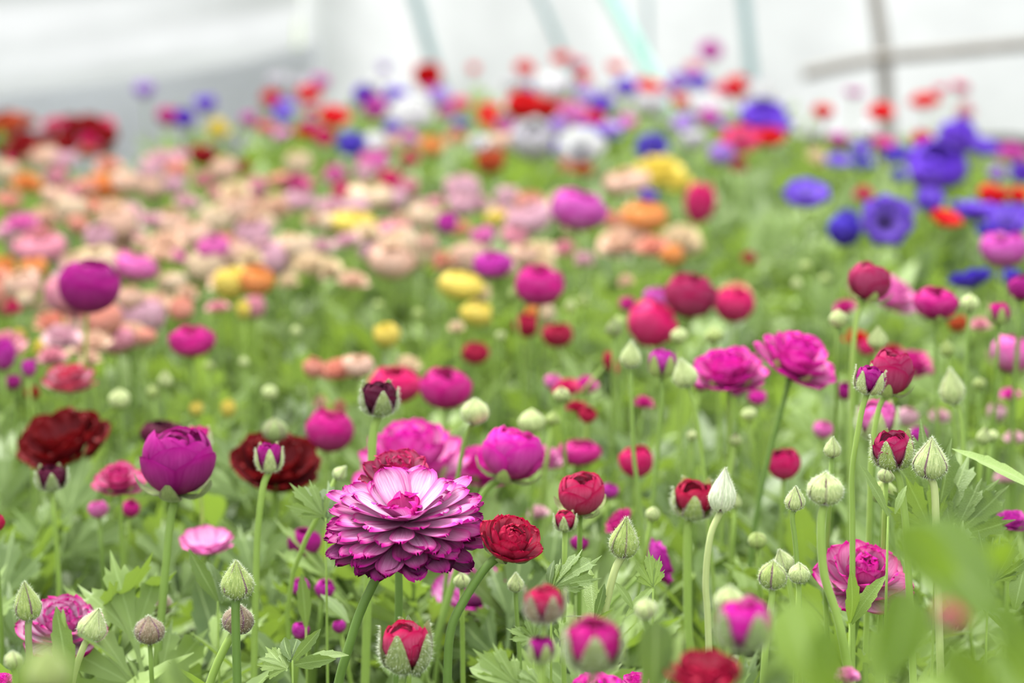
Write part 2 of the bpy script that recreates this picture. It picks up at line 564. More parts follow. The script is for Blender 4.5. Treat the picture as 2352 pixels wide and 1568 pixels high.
def tube(P, r, seg=7, cap=True):
    P = np.asarray(P, float)
    n = len(P)
    r = np.asarray(r) * np.ones(n)
    T = np.gradient(P, axis=0)
    T /= np.linalg.norm(T, axis=1)[:, None] + 1e-9
    ref = np.array([0.31, 0.95, 0.05])
    A = np.cross(T, ref)
    A /= np.linalg.norm(A, axis=1)[:, None] + 1e-9
    B = np.cross(T, A)
    a = np.linspace(0, 2 * PI, seg, endpoint=False)
    V = (P[:, None, :] + r[:, None, None] * (np.cos(a)[None, :, None] * A[:, None, :] + np.sin(a)[None, :, None] * B[:, None, :])).reshape(-1, 3)
    F = []
    for i in range(n - 1):
        for k in range(seg):
            k2 = (k + 1) % seg
            F.append((i * seg + k, i * seg + k2, (i + 1) * seg + k2, (i + 1) * seg + k))
    F = [np.array(F, dtype=np.int32)]
    if cap:
        V = np.concatenate([V, P[:1], P[-1:]])
        c0, c1 = n * seg, n * seg + 1
        F.append(np.array([(c0, (k + 1) % seg, k) for k in range(seg)] + [(c1, (n - 1) * seg + k, (n - 1) * seg + (k + 1) % seg) for k in range(seg)], dtype=np.int32))
    return V, F


def hairs(V, F, n, length, width, seed):
    """n thin triangles standing on a triangulated/quad surface."""
    rg = np.random.RandomState(seed)
    f = F[rg.randint(0, len(F), n)]
    a, b, c = V[f[:, 0]], V[f[:, 1]], V[f[:, -1]]
    s, t = rg.rand(n, 1), rg.rand(n, 1)
    p = a + (b - a) * s + (c - a) * t
    nn = np.cross(b - a, c - a)
    nn /= np.linalg.norm(nn, axis=1)[:, None] + 1e-12
    d = -nn + rg.normal(0, .35, (n, 3))
    side = np.cross(d, rg.normal(0, 1, (n, 3)))
    side /= np.linalg.norm(side, axis=1)[:, None] + 1e-12
    L = length * rg.uniform(.5, 1.2, (n, 1))
    V2 = np.stack([p - side * width, p + side * width, p + d * L], 1).reshape(-1, 3)
    return V2, np.arange(3 * n).reshape(-1, 3)


# ------------------------------------------------------------------ objects
def thing(name, label, cat, loc, group=None):
    o = bpy.data.objects.new(name, None)
    o.empty_display_size = .02
    C.objects.link(o)
    o.location = [float(v) for v in loc]
    o['label'] = label
    o['category'] = cat
    if group:
        o['group'] = group
    return o


def part(name, me, M, root, parent=None, color=None, label=None, kind=None):
    """M is the wanted world matrix; roots and parents are never rotated or scaled."""
    o = bpy.data.objects.new(name, me)
    C.objects.link(o)
    base = np.array(root.location) if root is not None else np.zeros(3)
    if parent is not None and parent is not root:
        o.parent = parent
        o.matrix_local = parent.matrix_local.inverted() @ Matrix((trn(-base) @ M).tolist())
    elif root is not None:
        o.parent = root
        o.matrix_local = Matrix((trn(-base) @ M).tolist())
    else:
        o.matrix_local = Matrix(np.asarray(M).tolist())
    if color is not None:
        o.color = color
    if label:
        o['label'] = label
    if kind:
        o['kind'] = kind
    return o


def structure(name, V, F, mat, smooth=True):
    me = to_mesh(name, V, F, None, mat, smooth=smooth)
    o = bpy.data.objects.new(name, me)
    C.objects.link(o)
    o['kind'] = 'structure'
    return o


MESH = {}


def cached(key, fn):
    if key not in MESH:
        MESH[key] = fn()
    return MESH[key]


def frame_axis(A, spin):
    A = np.asarray(A, float)
    A = A / np.linalg.norm(A)
    x = np.cross(np.array([.0, 1.0, .0]), A)
    if np.linalg.norm(x) < 1e-3:
        x = np.array([1.0, 0, 0])
    x /= np.linalg.norm(x)
    y = np.cross(A, x)
    M = np.eye(4)
    M[:3, 0], M[:3, 1], M[:3, 2] = x, y, A
    return M @ rot_z(spin)


# ================================================================== the tunnel (setting)
AX = math.radians(9.6)                      # the tunnel runs a little to the right of the view axis
AXD = np.array([math.sin(AX), math.cos(AX), 0])
AXR = np.array([math.cos(AX), -math.sin(AX), 0])
WALL0 = np.array([-2.58, 0.0, 0.0])         # foot of the left wall beside the camera
TW = 6.4                                    # tunnel width
Y0, Y1 = -7.0, 10.15


def tunnel_point(s, y, h):
    return WALL0 + AXR * s + AXD * y + np.array([0, 0, h])


def arch(a):
    """a 0..1 from the left foot over the top to the right foot -> (across, height)."""
    ang = PI * (1 - a)
    return TW / 2 + TW / 2 * math.cos(ang), 2.9 * (math.sin(ang) ** .62)


def tunnel_strip(a0, a1, na, ny, fold):
    V = []
    for j in range(ny + 1):
        y = Y0 + (Y1 - Y0) * j / ny
        for i in range(na + 1):
            a = a0 + (a1 - a0) * i / na
            s, h = arch(a)
            k = fold * (math.sin(h * 17 + .55 * y) + .6 * math.sin(h * 41 - .8 * y + 1.3))
            V.append(tunnel_point(s + (k if a < .5 else -k), y, h))
    return np.array(V), grid_faces(na + 1, ny + 1)


V, F = tunnel_strip(0.0, .12, 40, 60, .012)
structure('wall_left', V, F, M_LEFT)
V, F = tunnel_strip(.12, .88, 30, 30, .0)
structure('ceiling', V, F, M_ROOF)
V, F = tunnel_strip(.88, 1.0, 10, 30, .0)
structure('wall_right', V, F, M_POLY)
# end wall: closes the arch
na, nh = 48, 16
V = []
for j in range(nh + 1):
    for i in range(na + 1):
        s, h = arch(i / na)
        q = .035 * math.sin(s * 5.3 + 2 * h) + .02 * math.sin(s * 13 + .7)
        V.append(tunnel_point(s, Y1 + q * (h * j / nh > .02), h * j / nh))
structure('wall_back', np.array(V), grid_faces(na + 1, nh + 1), M_POLY)
# lower skirt sheet along the left wall
V = []
for j in range(61):
    y = Y0 + (Y1 - Y0) * j / 60
    for i in range(7):
        h = .36 * i / 6
        V.append(tunnel_point(.10 + .012 * math.sin(y * 2.1 + h * 20), y, h + .02 * math.sin(y * 1.3) * (i == 6)))
structure('trim_1', np.array(V), grid_faces(7, 61), M_SKIRT)
# soil inside, unseen grass outside, darkened to dim the plastic walls
G = 60
V = [(-30, -30, -.012), (30, -30, -.012), (30, 40, -.012), (-30, 40, -.012)]
structure('ground', np.array(V, float), np.array([[0, 1, 2, 3]]), M_OUT, smooth=False)
nx, ny = 40, 90
V = []
rg_ = np.random.RandomState(4)
for j in range(ny + 1):
    for i in range(nx + 1):
        p = tunnel_point(.02 + (TW - .04) * i / nx, Y0 + .02 + (Y1 - Y0 - .04) * j / ny, 0)
        p[2] = .002 + .012 * math.sin(p[0] * 9) * math.sin(p[1] * 7 + 1) + rg_.uniform(0, .012)
        V.append(p)
structure('floor', np.array(V), grid_faces(nx + 1, ny + 1), M_SOIL)

# poles, cord and tied rail by the end wall
POLES = 'thin poles standing by the plastic end wall'


def pole(name, label, cat, pts, D, r, mat, group=None, foot=True):
    P = [at(x, y, D) for x, y in pts]
    if foot:
        d = P[-1] - P[-2]
        k = (P[-1][2] - .0) / max(1e-3, -d[2])
        P.append(P[-1] + d * k)
    top = P[0] - P[1]
    P.insert(0, P[0] + top / np.linalg.norm(top) * .9)
    V, F = tube(catmull(P, 5), r, 8)
    base = P[-1].copy()
    me = to_mesh(name, V - base, F, None, mat)
    o = bpy.data.objects.new(name, me)
    C.objects.link(o)
    o.location = base
    o['label'] = label
    o['category'] = cat
    if group:
        o['group'] = group
    return o


pole('support_pole', 'grey pole leaning furthest left of those before the white end wall', 'pole', [(952, -10), (998, 150)], 8.6, .021, M_PIPE_G, POLES)
pole('support_pole', 'faint grey pole leaning above the white anemone near photo centre', 'pole', [(1236, -10), (1300, 135)], 8.8, .014, M_PIPE_G, POLES)
pole('support_pole', 'teal-grey upright pole, the darkest, right of the mint rope', 'pole', [(1708, -10), (1728, 190)], 8.2, .02, M_PIPE_G, POLES)
pole('support_pole', 'brownish upright pole with the sloping rail tied across it', 'pole', [(2010, -10), (2028, 120), (2036, 230)], 8.4, .025, M_PIPE_B, POLES)
pole('support_pole', 'barely visible pale upright pole beside the mint rope', 'pole', [(1486, -10), (1489, 150)], 8.9, .010, M_PIPE_G, POLES)
pole('guy_rope', 'mint green rope slanting down to the flowers in front of the end wall', 'rope', [(1402, -10), (1448, 80), (1490, 158)], 8.0, .024, M_MINT)
pole('tied_rail', 'bent grey-brown rail rising to the photo edge, tied across the brownish pole', 'rail', [(2420, 96), (2300, 106), (2180, 118), (2020, 134), (1925, 152), (1845, 170)], 8.3, .021, M_PIPE_B, foot=False)

# ================================================================== flowers
GREEN_BUD = lin((176, 190, 112))
PALE_BUD = lin((204, 213, 148))
WHITE_BUD = lin((255, 255, 226))
GREY_BUD = lin((150, 162, 104))
PURP_BUD = lin((156, 132, 112))
STEM_D = lin((112, 142, 66))
STEM_L = lin((164, 190, 96))

COL = dict(
    hero=((198, 18, 138), .95), crimson=((178, 2, 64), .15), wine=((176, 4, 84), .3), deep=((118, 2, 12), .05), purple=((168, 8, 122), .15),
    darkpurple=((92, 16, 52), .1), magenta=((206, 12, 128), .25), hot=((226, 34, 164), .35), orchid=((214, 84, 176), .55),
    pink=((236, 110, 180), .75), palepink=((244, 202, 204), .5), rosepink=((240, 168, 174), .4), peach=((250, 218, 184), .3),
    salmon=((246, 176, 146), .3), orange=((246, 166, 92), .2), cream=((252, 234, 192), .2), yellow=((250, 232, 112), .1),
    white=((248, 248, 244), .1), violet=((112, 72, 208), .25), blue=((80, 62, 184), .15), lilac=((186, 150, 224), .4),
    red=((220, 14, 30), .05), redpink=((222, 22, 100), .25), rust=((190, 84, 44), .1), darkred=((150, 14, 22), .05), mag2=((198, 44, 160), .35),
    coral=((196, 20, 82), .35))


def vivid(c, k=.22):
    """Petal pigment: the sRGB colour with its grey part taken down."""
    c = np.array(lin(c))
    m = c.min()
    return tuple(float(v) for v in np.clip(c - k * m - .012 * (c < .12), .0015, 1))


def ocol(key):
    c, a = COL[key]
    return (*vivid(c), a)


def bloom_mesh(kind, variant):
    def f():
        V, Fc, U = join([(xf(p[0], M), p[1], p[2]) for _k, _r, p, M in expand(RINGS[kind], 50 + variant, 2)])
        return to_mesh('bloom', V, Fc, U, M_PETAL)
    return cached(('bloom', kind, variant), f)


def centre_mesh():
    def f():
        r = [0, .07, .1, .1, .07, .0]
        z = [.02, .02, .05, .1, .14, .155]
        V, Fc, U = lathe(r, z, 10)
        parts = [(V, Fc, U)]
        rg = random.Random(3)
        for k in range(26):                                     # ring of stamens
            a = 2 * PI * k / 26
            rr = .15 + rg.uniform(-.02, .03)
            s = .013
            V2, F2, U2 = lathe([0, s, s, 0], [-s, -s * .6, s * .6, s], 5)
            parts.append((V2 + np.array([rr * math.cos(a), rr * math.sin(a), .1 + rg.uniform(0, .03)]), F2, U2))
        V, Fc, U = join(parts)
        return to_mesh('flower_centre', V, Fc, U, M_CENTRE)
    return cached('centre', f)


def stem_points(base, A, pts, D, rg, scale):
    if pts:
        P = [base] + [at(x, y, D) for x, y in pts]
        d = P[-1] - P[-2]
        d = d / (np.linalg.norm(d) + 1e-9)
        if d[2] > -.3:
            d[2] = -.8
        d[0] *= .6
        k = P[-1][2] / -d[2]
        if P[-1][2] > .02:
            q = P[-1]
            P += [q + d * k * f for f in (.12, .3, .6, 1.0)]
        P[-1][2] = 0.0
    else:
        g = base.copy()
        g[0] += rg.uniform(-.035, .035) + A[0] * -.05
        g[1] += rg.uniform(-.02, .04)
        g[2] = 0
        h = base[2]
        P = [base, base - A / np.linalg.norm(A) * h * .22, .45 * base + .55 * g + np.array([rg.uniform(-.01, .01), 0, 0]), g]
        P[1] = .5 * P[1] + .5 * np.array([base[0], base[1], h * .78])
    return P


USED = {}


def flower(label, kind, x, y, wpx, D, col, lr=0, tc=8, stem=None, near=None, hs=1.0, name=None, cat=None, group=None,
           sep=GREEN_BUD, seam=1.0, stem_w=None, stem_c=None, seed=None, no_centre=False, core=None):
    """One flower or bud as a thing: Empty on the soil > stem, petals or bloom, sepals."""
    seed = seed if seed is not None else (int(x) * 31 + int(y) * 17) % 9973
    rg = random.Random(seed)
    A = np.array([0, 0, 1.0]) + math.tan(math.radians(lr)) * RGT - math.tan(math.radians(tc)) * np.array([0, 1.0, 0])
    A /= np.linalg.norm(A)
    s = wpx * D / FPX
    spin = rg.uniform(0, 6.28)
    Pc = at(x, y, D)
    base = Pc - A * HC[kind] * s * hs
    Mb = trn(base) @ frame_axis(A, spin) @ scl(s, s * hs)
    P = stem_points(base, A, stem, D, rg, s)
    bud = kind.startswith('bud')
    nm = name or ('ranunculus_bud' if bud else 'anemone_flower' if kind == 'anemone' else 'ranunculus_flower')
    cat = cat or ('flower bud' if bud else 'flower')
    root = thing(nm, label, cat, P[-1], group)
    if near is None:
        near = (D < 2.06 and wpx >= 80) or (bud and D < 1.8)
    # stem
    Q = catmull(P, 4 if near else 3)
    r0 = (stem_w or (17 if wpx > 150 else 13)) / 2 * (1.35 if D > 1.3 else D) / FPX
    r0 *= rg.uniform(.92, 1.05)
    V, Fc = tube(Q - P[-1], np.linspace(r0, r0 * 1.1, len(Q)), 8 if near else 5)
    sc = stem_c or (STEM_L if rg.random() < .5 else tuple(.5 * (a + b) for a, b in zip(STEM_D, STEM_L)))
    so = part('stem', to_mesh('stem', V, Fc, None, M_STEM), trn(P[-1]), root, color=(*sc, 1))
    if near and 1.2 < D < 1.62:
        vis = [q for q in range(len(Q)) if Q[q][2] > .25]
        if len(vis) > 2:
            V2, F2 = hairs(V, Fc[0][:len(vis) * 8], 420, .0013, .00005, seed)
            part('stem_hair', to_mesh('stem_hair', V2, F2, None, M_FUZZ, smooth=False), trn(P[-1]), root, so, kind='stuff')
    oc = ocol(col) if isinstance(col, str) else (*vivid(col[0]), col[1])
    if bud:
        opened = kind == 'bud_open'
        sk = rg.randrange(3)
        sl = sepal_set(kind, 5, 7, 10, 900 + sk)
        if opened or core:
            if opened:
                me = bloom_mesh('globe', sk)
                part('bloom', me, Mb @ trn((0, 0, .09)) @ scl(.93), root, color=oc)
        else:
            def fcore():  # hidden core added to block light passing through the sepals
                r, z = PROF[kind]
                V, Fc, U = lathe(np.array(r) * .9, np.array(z) * .97 + .012)
                return to_mesh('bud_light_block', V, Fc, U, M_SEPAL)
            part('bud_light_block', cached(('core', kind), fcore), Mb, root, color=(*lin((120, 90, 84)), .0))
        if near:
            for k_, _r, p, M in sl:
                me = cached(('sepal', kind, sk, k_), lambda: to_mesh('sepal', p[0], p[1], p[2], M_SEPAL))
                part('sepal', me, Mb @ M, root, color=(*sep, seam))
            if D < 1.7:
                def ffz():
                    V, Fc, U = join([(xf(p[0], M), p[1], p[2]) for _k, _r, p, M in sl])
                    V2, F2 = hairs(V, Fc, 1500, .075, .0032, sk)
                    return to_mesh('bud_hair', V2, F2, None, M_FUZZ, smooth=False)
                part('bud_hair', cached(('bhair', kind, sk), ffz), Mb, root, kind='stuff')
        else:
            def fj():
                V, Fc, U = join([(xf(p[0], M), p[1], p[2]) for _k, _r, p, M in sl])
                return to_mesh('sepals', V, Fc, U, M_SEPAL)
            part('sepal_whorl', cached(('sepj', kind, sk), fj), Mb, root, color=(*sep, seam))
        return root
    rk = 'globe' if kind == 'globe_sepal' else kind
    if near:
        lod = 0 if wpx > 160 and D < 1.6 else 1
        sv = rg.randrange(3)
        for k_, ri, p, M in expand(RINGS[rk], 70 + sv, lod):
            me = cached(('petal', rk, lod, sv, k_), lambda: to_mesh('petal', p[0], p[1], p[2], M_PETAL))
            c = list(oc)
            if rk == 'pompom':
                q = ri / 9
                if ri >= 10:
                    c = [*lin((204, 4, 130)), .12]
                else:
                    lo, hi = np.array(lin((112, 6, 86))), np.array(lin((196, 16, 138)))
                    f = min(1, q * 1.4) * rg.uniform(.8, 1.1)
                    c = [*(lo + (hi - lo) * min(1, f)), .14 + .76 * q * q]
            b = rg.uniform(.86, 1.1)
            c = [min(1, v * b) for v in c[:3]] + [c[3]]
            part('petal', me, Mb @ M, root, color=c)
    else:
        part('bloom', bloom_mesh(rk, rg.randrange(4)), Mb, root, color=oc)
    if (kind == 'anemone' and not no_centre) or core == 'dark':
        part('flower_centre', centre_mesh(), Mb, root)
    if kind == 'globe_sepal' or (near and rk in ('crimson_rose', 'rose')):
        sl = sepal_set('globe_sepal', 5, 7, 8, 5)
        for k_, _r, p, M in sl:
            me = cached(('sepal', 'globe_sepal', k_), lambda: to_mesh('sepal', p[0], p[1], p[2], M_SEPAL))
            part('sepal', me, Mb @ M @ scl(1.0 if kind == 'globe_sepal' else .62), root, color=(*sep, seam * .6))
    return root


F_ = flower
# ---- sharp and nearly sharp flowers and buds
F_('large pink and purple double ranunculus with a hundred frilled petals, sharpest in view', 'pompom', 931, 1194, 352, 1.35, 'hero', lr=-3, tc=15, hs=.58, stem=[(838, 1380), (800, 1490), (775, 1580)], stem_w=22, stem_c=STEM_D, near=True)
F_('crimson ruffled ranunculus rising just behind the big pink and purple bloom', 'ruffled', 912, 1080, 190, 1.43, 'wine', lr=3, tc=12, hs=.85, stem=[(916, 1330), (915, 1450), (912, 1560)], stem_w=21, stem_c=STEM_D, near=True)
F_('crimson red ranunculus on an arching stem against the big pink and purple bloom', 'crimson_rose', 1176, 1232, 168, 1.32, 'crimson', lr=16, tc=26, stem=[(1118, 1300), (1062, 1385), (1034, 1455), (1027, 1580)], stem_w=20, stem_c=STEM_D, near=True, hs=.95)
F_('smooth purple magenta ball bloom with peeled green sepals, tall at far left', 'globe_sepal', 407, 1070, 166, 1.50, 'purple', lr=3, tc=6, stem=[(391, 1200), (372, 1400), (362, 1500)], stem_w=22, hs=1.02, near=True, sep=GREY_BUD)
F_('opening bud at bottom centre, red petals wrapped in three green sepals', 'bud_open', 932, 1494, 116, 1.27, 'coral', lr=2, tc=5, sep=GREY_BUD, seam=.2, hs=1.05, stem=[(922, 1575)], stem_w=20)
F_('pointed green bud with purple seams above the round purplish bud', 'bud_drop', 545, 1334, 80, 1.33, 'magenta', stem=[(541, 1400), (545, 1580)], sep=GREEN_BUD, stem_w=21, stem_c=STEM_D)
F_('round purplish green bud on a slanting pale stem under the pointed bud', 'bud_round', 546, 1424, 74, 1.36, 'magenta', lr=10, stem=[(520, 1480), (478, 1580)], sep=PURP_BUD, stem_w=20, stem_c=STEM_L)
F_('hairy green bud with a loose side sepal at far left edge', 'bud_drop', 62, 1384, 66, 1.30, 'magenta', lr=-4, hs=1.25, stem=[(65, 1450), (70, 1580)], sep=GREEN_BUD, stem_w=16, stem_c=GREY_BUD)
F_('hairy lopsided green bud tilted right in front of the white edged magenta bloom', 'bud_drop', 214, 1436, 70, 1.30, 'magenta', lr=20, stem=[(190, 1490), (163, 1580)], sep=PALE_BUD, seam=.4, stem_w=17, stem_c=PALE_BUD)
F_('round purple tinged bud half hidden by the tall stem of the purple ball', 'bud_round', 361, 1388, 68, 1.56, 'magenta', sep=PURP_BUD)
F_('lower round purple tinged bud crossed by a dark curling leaf stalk', 'bud_round', 343, 1448, 70, 1.42, 'magenta', sep=PURP_BUD)
F_('magenta ruffled bloom with white inner petals behind two hairy buds', 'rose', 142, 1425, 205, 1.47, ((186, 8, 120), .95), lr=6, tc=20, hs=.9, near=True)
F_('tiny pale bud peeping over the opening red bud', 'bud_drop', 938, 1432, 25, 1.36, 'magenta', sep=PALE_BUD, hs=1.3, near=True)
F_('small yellow green bud left of the arching stem', 'bud_round', 1061, 1334, 38, 1.46, 'magenta', sep=PALE_BUD, seam=.4)
F_('small pointed green bud in front of the lilac pink bloom', 'bud_drop', 1185, 1338, 40, 1.42, 'magenta', sep=PALE_BUD, seam=.5, stem=[(1186, 1400), (1193, 1500)], stem_w=12)
F_('lilac pink layered bloom low behind the arching stem', 'rose', 1095, 1345, 215, 1.66, ((214, 50, 168), .8), tc=14, near=True, seam=.5)
F_('fuzzy green teardrop bud with thin purple seams right of centre', 'bud_drop', 1434, 1238, 70, 1.33, 'magenta', lr=5, hs=1.22, stem=[(1412, 1310), (1388, 1410), (1375, 1500)], sep=lin((180, 196, 112)), seam=.7, stem_w=17, stem_c=PALE_BUD)
F_('blurred half open bud, crimson between pale sepals, standing alone at lower centre', 'bud_open', 1250, 1391, 92, 1.10, 'coral', sep=PURP_BUD, hs=.95)
F_('small blurred purple bud low beside the big blurred magenta ball', 'bud_open', 1243, 1494, 62, 1.09, 'purple', sep=GREEN_BUD, hs=.95)
F_('big blurred magenta ball bloom in green sepals at lower centre', 'bud_open', 1362, 1488, 130, 1.0, 'magenta', hs=.98, sep=GREY_BUD, seam=.1, near=True)
F_('blurred magenta bloom in tall green sepals at bottom right', 'bud_open', 1708, 1440, 122, .97, 'hot', hs=1.0, sep=lin((150, 172, 104)), near=True)
F_('large blurred dark crimson bloom cut by the bottom edge', 'cup', 1617, 1540, 178, .98, 'crimson', tc=4, hs=.95, near=True)
F_('pink petals cut by the bottom edge below the blurred magenta ball', 'rose', 1370, 1585, 150, 1.22, 'hot', tc=20, near=True)
F_('ruffled pink bloom showing one curled petal at the bottom edge', 'rose', 1462, 1560, 70, 1.30, 'hot', tc=10)
F_('raspberry red half open ball with green sepals right of centre', 'globe_sepal', 1333, 1140, 103, 1.46, 'coral', tc=18, near=True, sep=PALE_BUD)
F_('small red bud with curled sepal tips below the raspberry ball', 'bud_open', 1298, 1198, 50, 1.42, 'coral', sep=PALE_BUD, near=True)
F_('crimson opening bud with broad green sepals beside the glowing white bud', 'bud_open', 1595, 1152, 100, 1.55, 'crimson', lr=3, tc=14, hs=.85, stem=[(1580, 1220), (1580, 1420), (1586, 1500)], stem_w=22, stem_c=STEM_L, near=True)
F_('glowing whitish hairy bud with a thin pointed tip', 'bud_drop', 1660, 1130, 66, 1.42, 'magenta', lr=4, hs=1.4, stem=[(1632, 1230), (1621, 1330), (1626, 1420)], sep=WHITE_BUD, seam=.25, stem_w=17, stem_c=PALE_BUD)
F_('drooping purple magenta petals behind a forked green leaf', 'cup', 1518, 1290, 110, 1.62, 'mag2', lr=70, tc=0, near=True)
F_('thin upright magenta petal bloom behind the fuzzy teardrop bud', 'cup', 1420, 1195, 75, 1.7, 'magenta', lr=-40, near=True)
F_('hot pink ruffled double bloom, lower and wider of the upper right pair', 'rose', 1672, 838, 184, 1.75, 'hot', lr=-4, tc=10, near=True)
F_('hot pink ruffled double bloom tilted on a long dark stem at upper right', 'rose', 1836, 808, 196, 1.70, 'hot', lr=24, tc=16, stem=[(1806, 900), (1768, 1040), (1738, 1180)], stem_w=15, stem_c=STEM_D, near=True)
F_('striped green bud with purple seams touching the tall crimson bloom', 'bud_open', 1997, 876, 68, 1.40, 'purple', lr=8, sep=PALE_BUD, stem=[(1978, 950), (1958, 1080), (1958, 1180)], stem_w=14, stem_c=STEM_L, near=True)
F_('tall crimson half open bloom behind a striped green bud at right', 'globe_sepal', 2046, 862, 96, 1.47, 'wine', lr=8, tc=4, hs=1.2, stem=[(2018, 940), (2002, 1040), (1998, 1140)], stem_w=14, stem_c=STEM_L, near=True)
F_('blurred pink tipped bud behind the two thin right hand stems', 'bud_open', 2013, 968, 92, 1.62, 'pink', sep=PALE_BUD, seam=.2, near=True)
F_('deep magenta bud bursting from twisted green sepals at right', 'bud_open', 2050, 1038, 92, 1.38, 'wine', lr=-3, hs=1.0, stem=[(2066, 1100), (2078, 1180), (2084, 1260)], stem_w=18, stem_c=STEM_L, near=True)
F_('pale onion shaped bud with purple stripes in front of the big right leaf', 'bud_drop', 2138, 1056, 84, 1.36, 'magenta', hs=1.0, stem=[(2146, 1120), (2150, 1200)], sep=PALE_BUD, stem_w=18, stem_c=PALE_BUD)
F_('little yellow green bud directly above the smooth round green bud', 'bud_drop', 1912, 1028, 42, 1.42, 'magenta', sep=PALE_BUD, seam=.5)
F_('smooth round pale green bud on a long stem curving down right', 'bud_round', 1896, 1124, 84, 1.27, 'magenta', sep=PALE_BUD, seam=.45, stem=[(1886, 1200), (1893, 1320), (1930, 1440)], stem_w=19, stem_c=STEM_L, hs=.95)
F_('small ribbed green bud left of the smooth round green bud', 'bud_drop', 1826, 1146, 50, 1.37, 'magenta', sep=PALE_BUD, stem=[(1820, 1190), (1828, 1260)], stem_w=12)
F_('large blurred teardrop bud below the magenta blooms at right', 'bud_drop', 2186, 890, 62, 1.64, 'magenta', lr=-8, hs=1.2, sep=PALE_BUD, seam=.3, stem=[(2205, 950), (2214, 1080)])
F_('tiny bud under the bursting magenta bud at right', 'bud_round', 2036, 1090, 40, 1.42, 'magenta', sep=PALE_BUD, seam=.5)
F_('round bud with dark crossing seams left of the green blur at lower right', 'bud_round', 1775, 1322, 66, 1.30, 'magenta', sep=GREEN_BUD, hs=1.08, stem=[(1772, 1380), (1760, 1470)], stem_w=15)
F_('small round bud just right of the dark seamed bud', 'bud_round', 1836, 1317, 50, 1.34, 'magenta', sep=PALE_BUD, seam=.3)
F_('small bud peeping from behind the dark seamed bud', 'bud_drop', 1799, 1288, 48, 1.42, 'magenta', sep=PALE_BUD, seam=.4, lr=-20)
F_('rose shaped magenta bloom with pale folded heart at lower right', 'rose', 1988, 1308, 216, 1.42, ((210, 14, 140), .6), lr=6, tc=28, near=True)
F_('dark magenta bloom leaning over its sepals on a tall stem at upper right', 'globe_sepal', 1996, 652, 96, 1.72, 'wine', lr=12, tc=2, stem=[(1966, 740), (1957, 860), (1955, 960)], stem_w=15, near=True)
F_('big soft pink drooping bloom behind the dark magenta one at upper right', 'rose', 2055, 668, 128, 2.2, 'pink', lr=25, tc=20, near=True)
F_('magenta cup with green sepals beneath the blue violet bloom at right', 'globe_sepal', 2150, 702, 96, 1.82, 'magenta', hs=.8, stem=[(2150, 800), (2152, 960)], near=True)
F_('pale bud with pink slit right of the magenta cup', 'bud_round', 2228, 696, 44, 1.78, 'magenta', sep=PALE_BUD, seam=.6, stem=[(2220, 800), (2218, 940)])
F_('small magenta bud in curled sepals near the right edge', 'bud_open', 2294, 722, 54, 1.80, 'magenta', sep=GREEN_BUD)
F_('dark magenta bloom cut by the right edge below the orchid pink one', 'globe_sepal', 2345, 665, 60, 1.82, 'purple', near=True)
F_('round whitish bud with pink slit left of the tall upper right stem', 'bud_round', 1926, 732, 44, 1.74, 'magenta', sep=PALE_BUD, seam=.6)
F_('pale yellow green bud below the pink drooping bloom', 'bud_drop', 2016, 776, 48, 1.72, 'magenta', sep=PALE_BUD, seam=.3)
F_('pink bloom behind stems, below the magenta cup', 'rose', 2088, 828, 118, 2.05, 'magenta', near=True)
F_('magenta and pale pink bloom near the right edge above pale buds', 'globe_sepal', 2320, 818, 92, 1.92, 'pink', lr=20, near=True)
F_('big dark red dome shaped bloom at far left', 'cup', 142, 1012, 214, 1.88, 'deep', lr=-12, tc=22, hs=1.15, near=True)
F_('dark red bloom behind the half open white bud', 'cup', 634, 1062, 208, 1.80, 'deep', lr=8, tc=26, near=True)
F_('raspberry pink bloom between the dark red dome and the purple ball', 'rose', 272, 1092, 122, 1.72, ((206, 18, 110), .5), tc=16, no_centre=True, near=True)
F_('small dark purple bud under the dark red dome', 'bud_open', 118, 1100, 70, 1.62, 'darkpurple', sep=GREY_BUD, hs=.85)
F_('dark plum bloom just behind the purple ball', 'globe', 372, 1000, 92, 1.82, 'darkpurple', hs=.7, near=True)
F_('magenta petals with a pale sepal behind the purple ball', 'bud_open', 455, 1012, 62, 1.66, 'magenta', sep=PALE_BUD, seam=.2, near=True)
F_('very large bright pink bloom filling the space behind the crimson ruffled one', 'rose', 940, 1030, 270, 1.78, ((226, 40, 164), .6), lr=-6, tc=8, hs=1.15, near=True)
F_('bright pink bloom right of the very large pink one', 'rose', 1112, 1060, 150, 1.82, 'hot', lr=10, hs=1.2, near=True)
F_('hot pink leaning bloom with curled green sepals at its foot', 'globe_sepal', 1176, 1050, 138, 1.60, 'hot', lr=14, tc=4, hs=.95, stem=[(1120, 1120), (1085, 1190)], near=True, stem_w=19)
F_('pink ruffled bloom peeking out behind the leaning hot pink one', 'rose', 1250, 1045, 88, 1.85, 'pink', hs=1.2, near=True)
F_('flat bright pink bloom between centre and the thin pale stems', 'globe', 1330, 1042, 98, 1.88, 'magenta', hs=.58, near=True)
F_('two tone crimson and pink bloom crossed by thin stems', 'globe', 1462, 1064, 78, 1.82, 'redpink', near=True)
F_('crimson pink bloom behind a thin arching leaf at right', 'globe', 1800, 1070, 76, 1.74, 'redpink', hs=1.0, near=True)
F_('smooth magenta ball above the dark red bloom', 'globe', 756, 995, 106, 1.92, 'magenta', lr=10, near=True)
F_('crimson and magenta ball half hidden by the brownish opening bud', 'globe', 908, 890, 116, 2.0, 'redpink', hs=.75, near=True)
F_('large smooth magenta ball above the very large pink bloom', 'globe', 1025, 898, 112, 1.95, 'magenta', hs=.9, near=True)
F_('brownish crimson opening bud with thin sepals on a thick pale stem', 'bud_open', 871, 920, 88, 1.52, 'darkpurple', stem=[(858, 990), (853, 1090)], hs=.9, sep=GREY_BUD, stem_w=22, near=True)
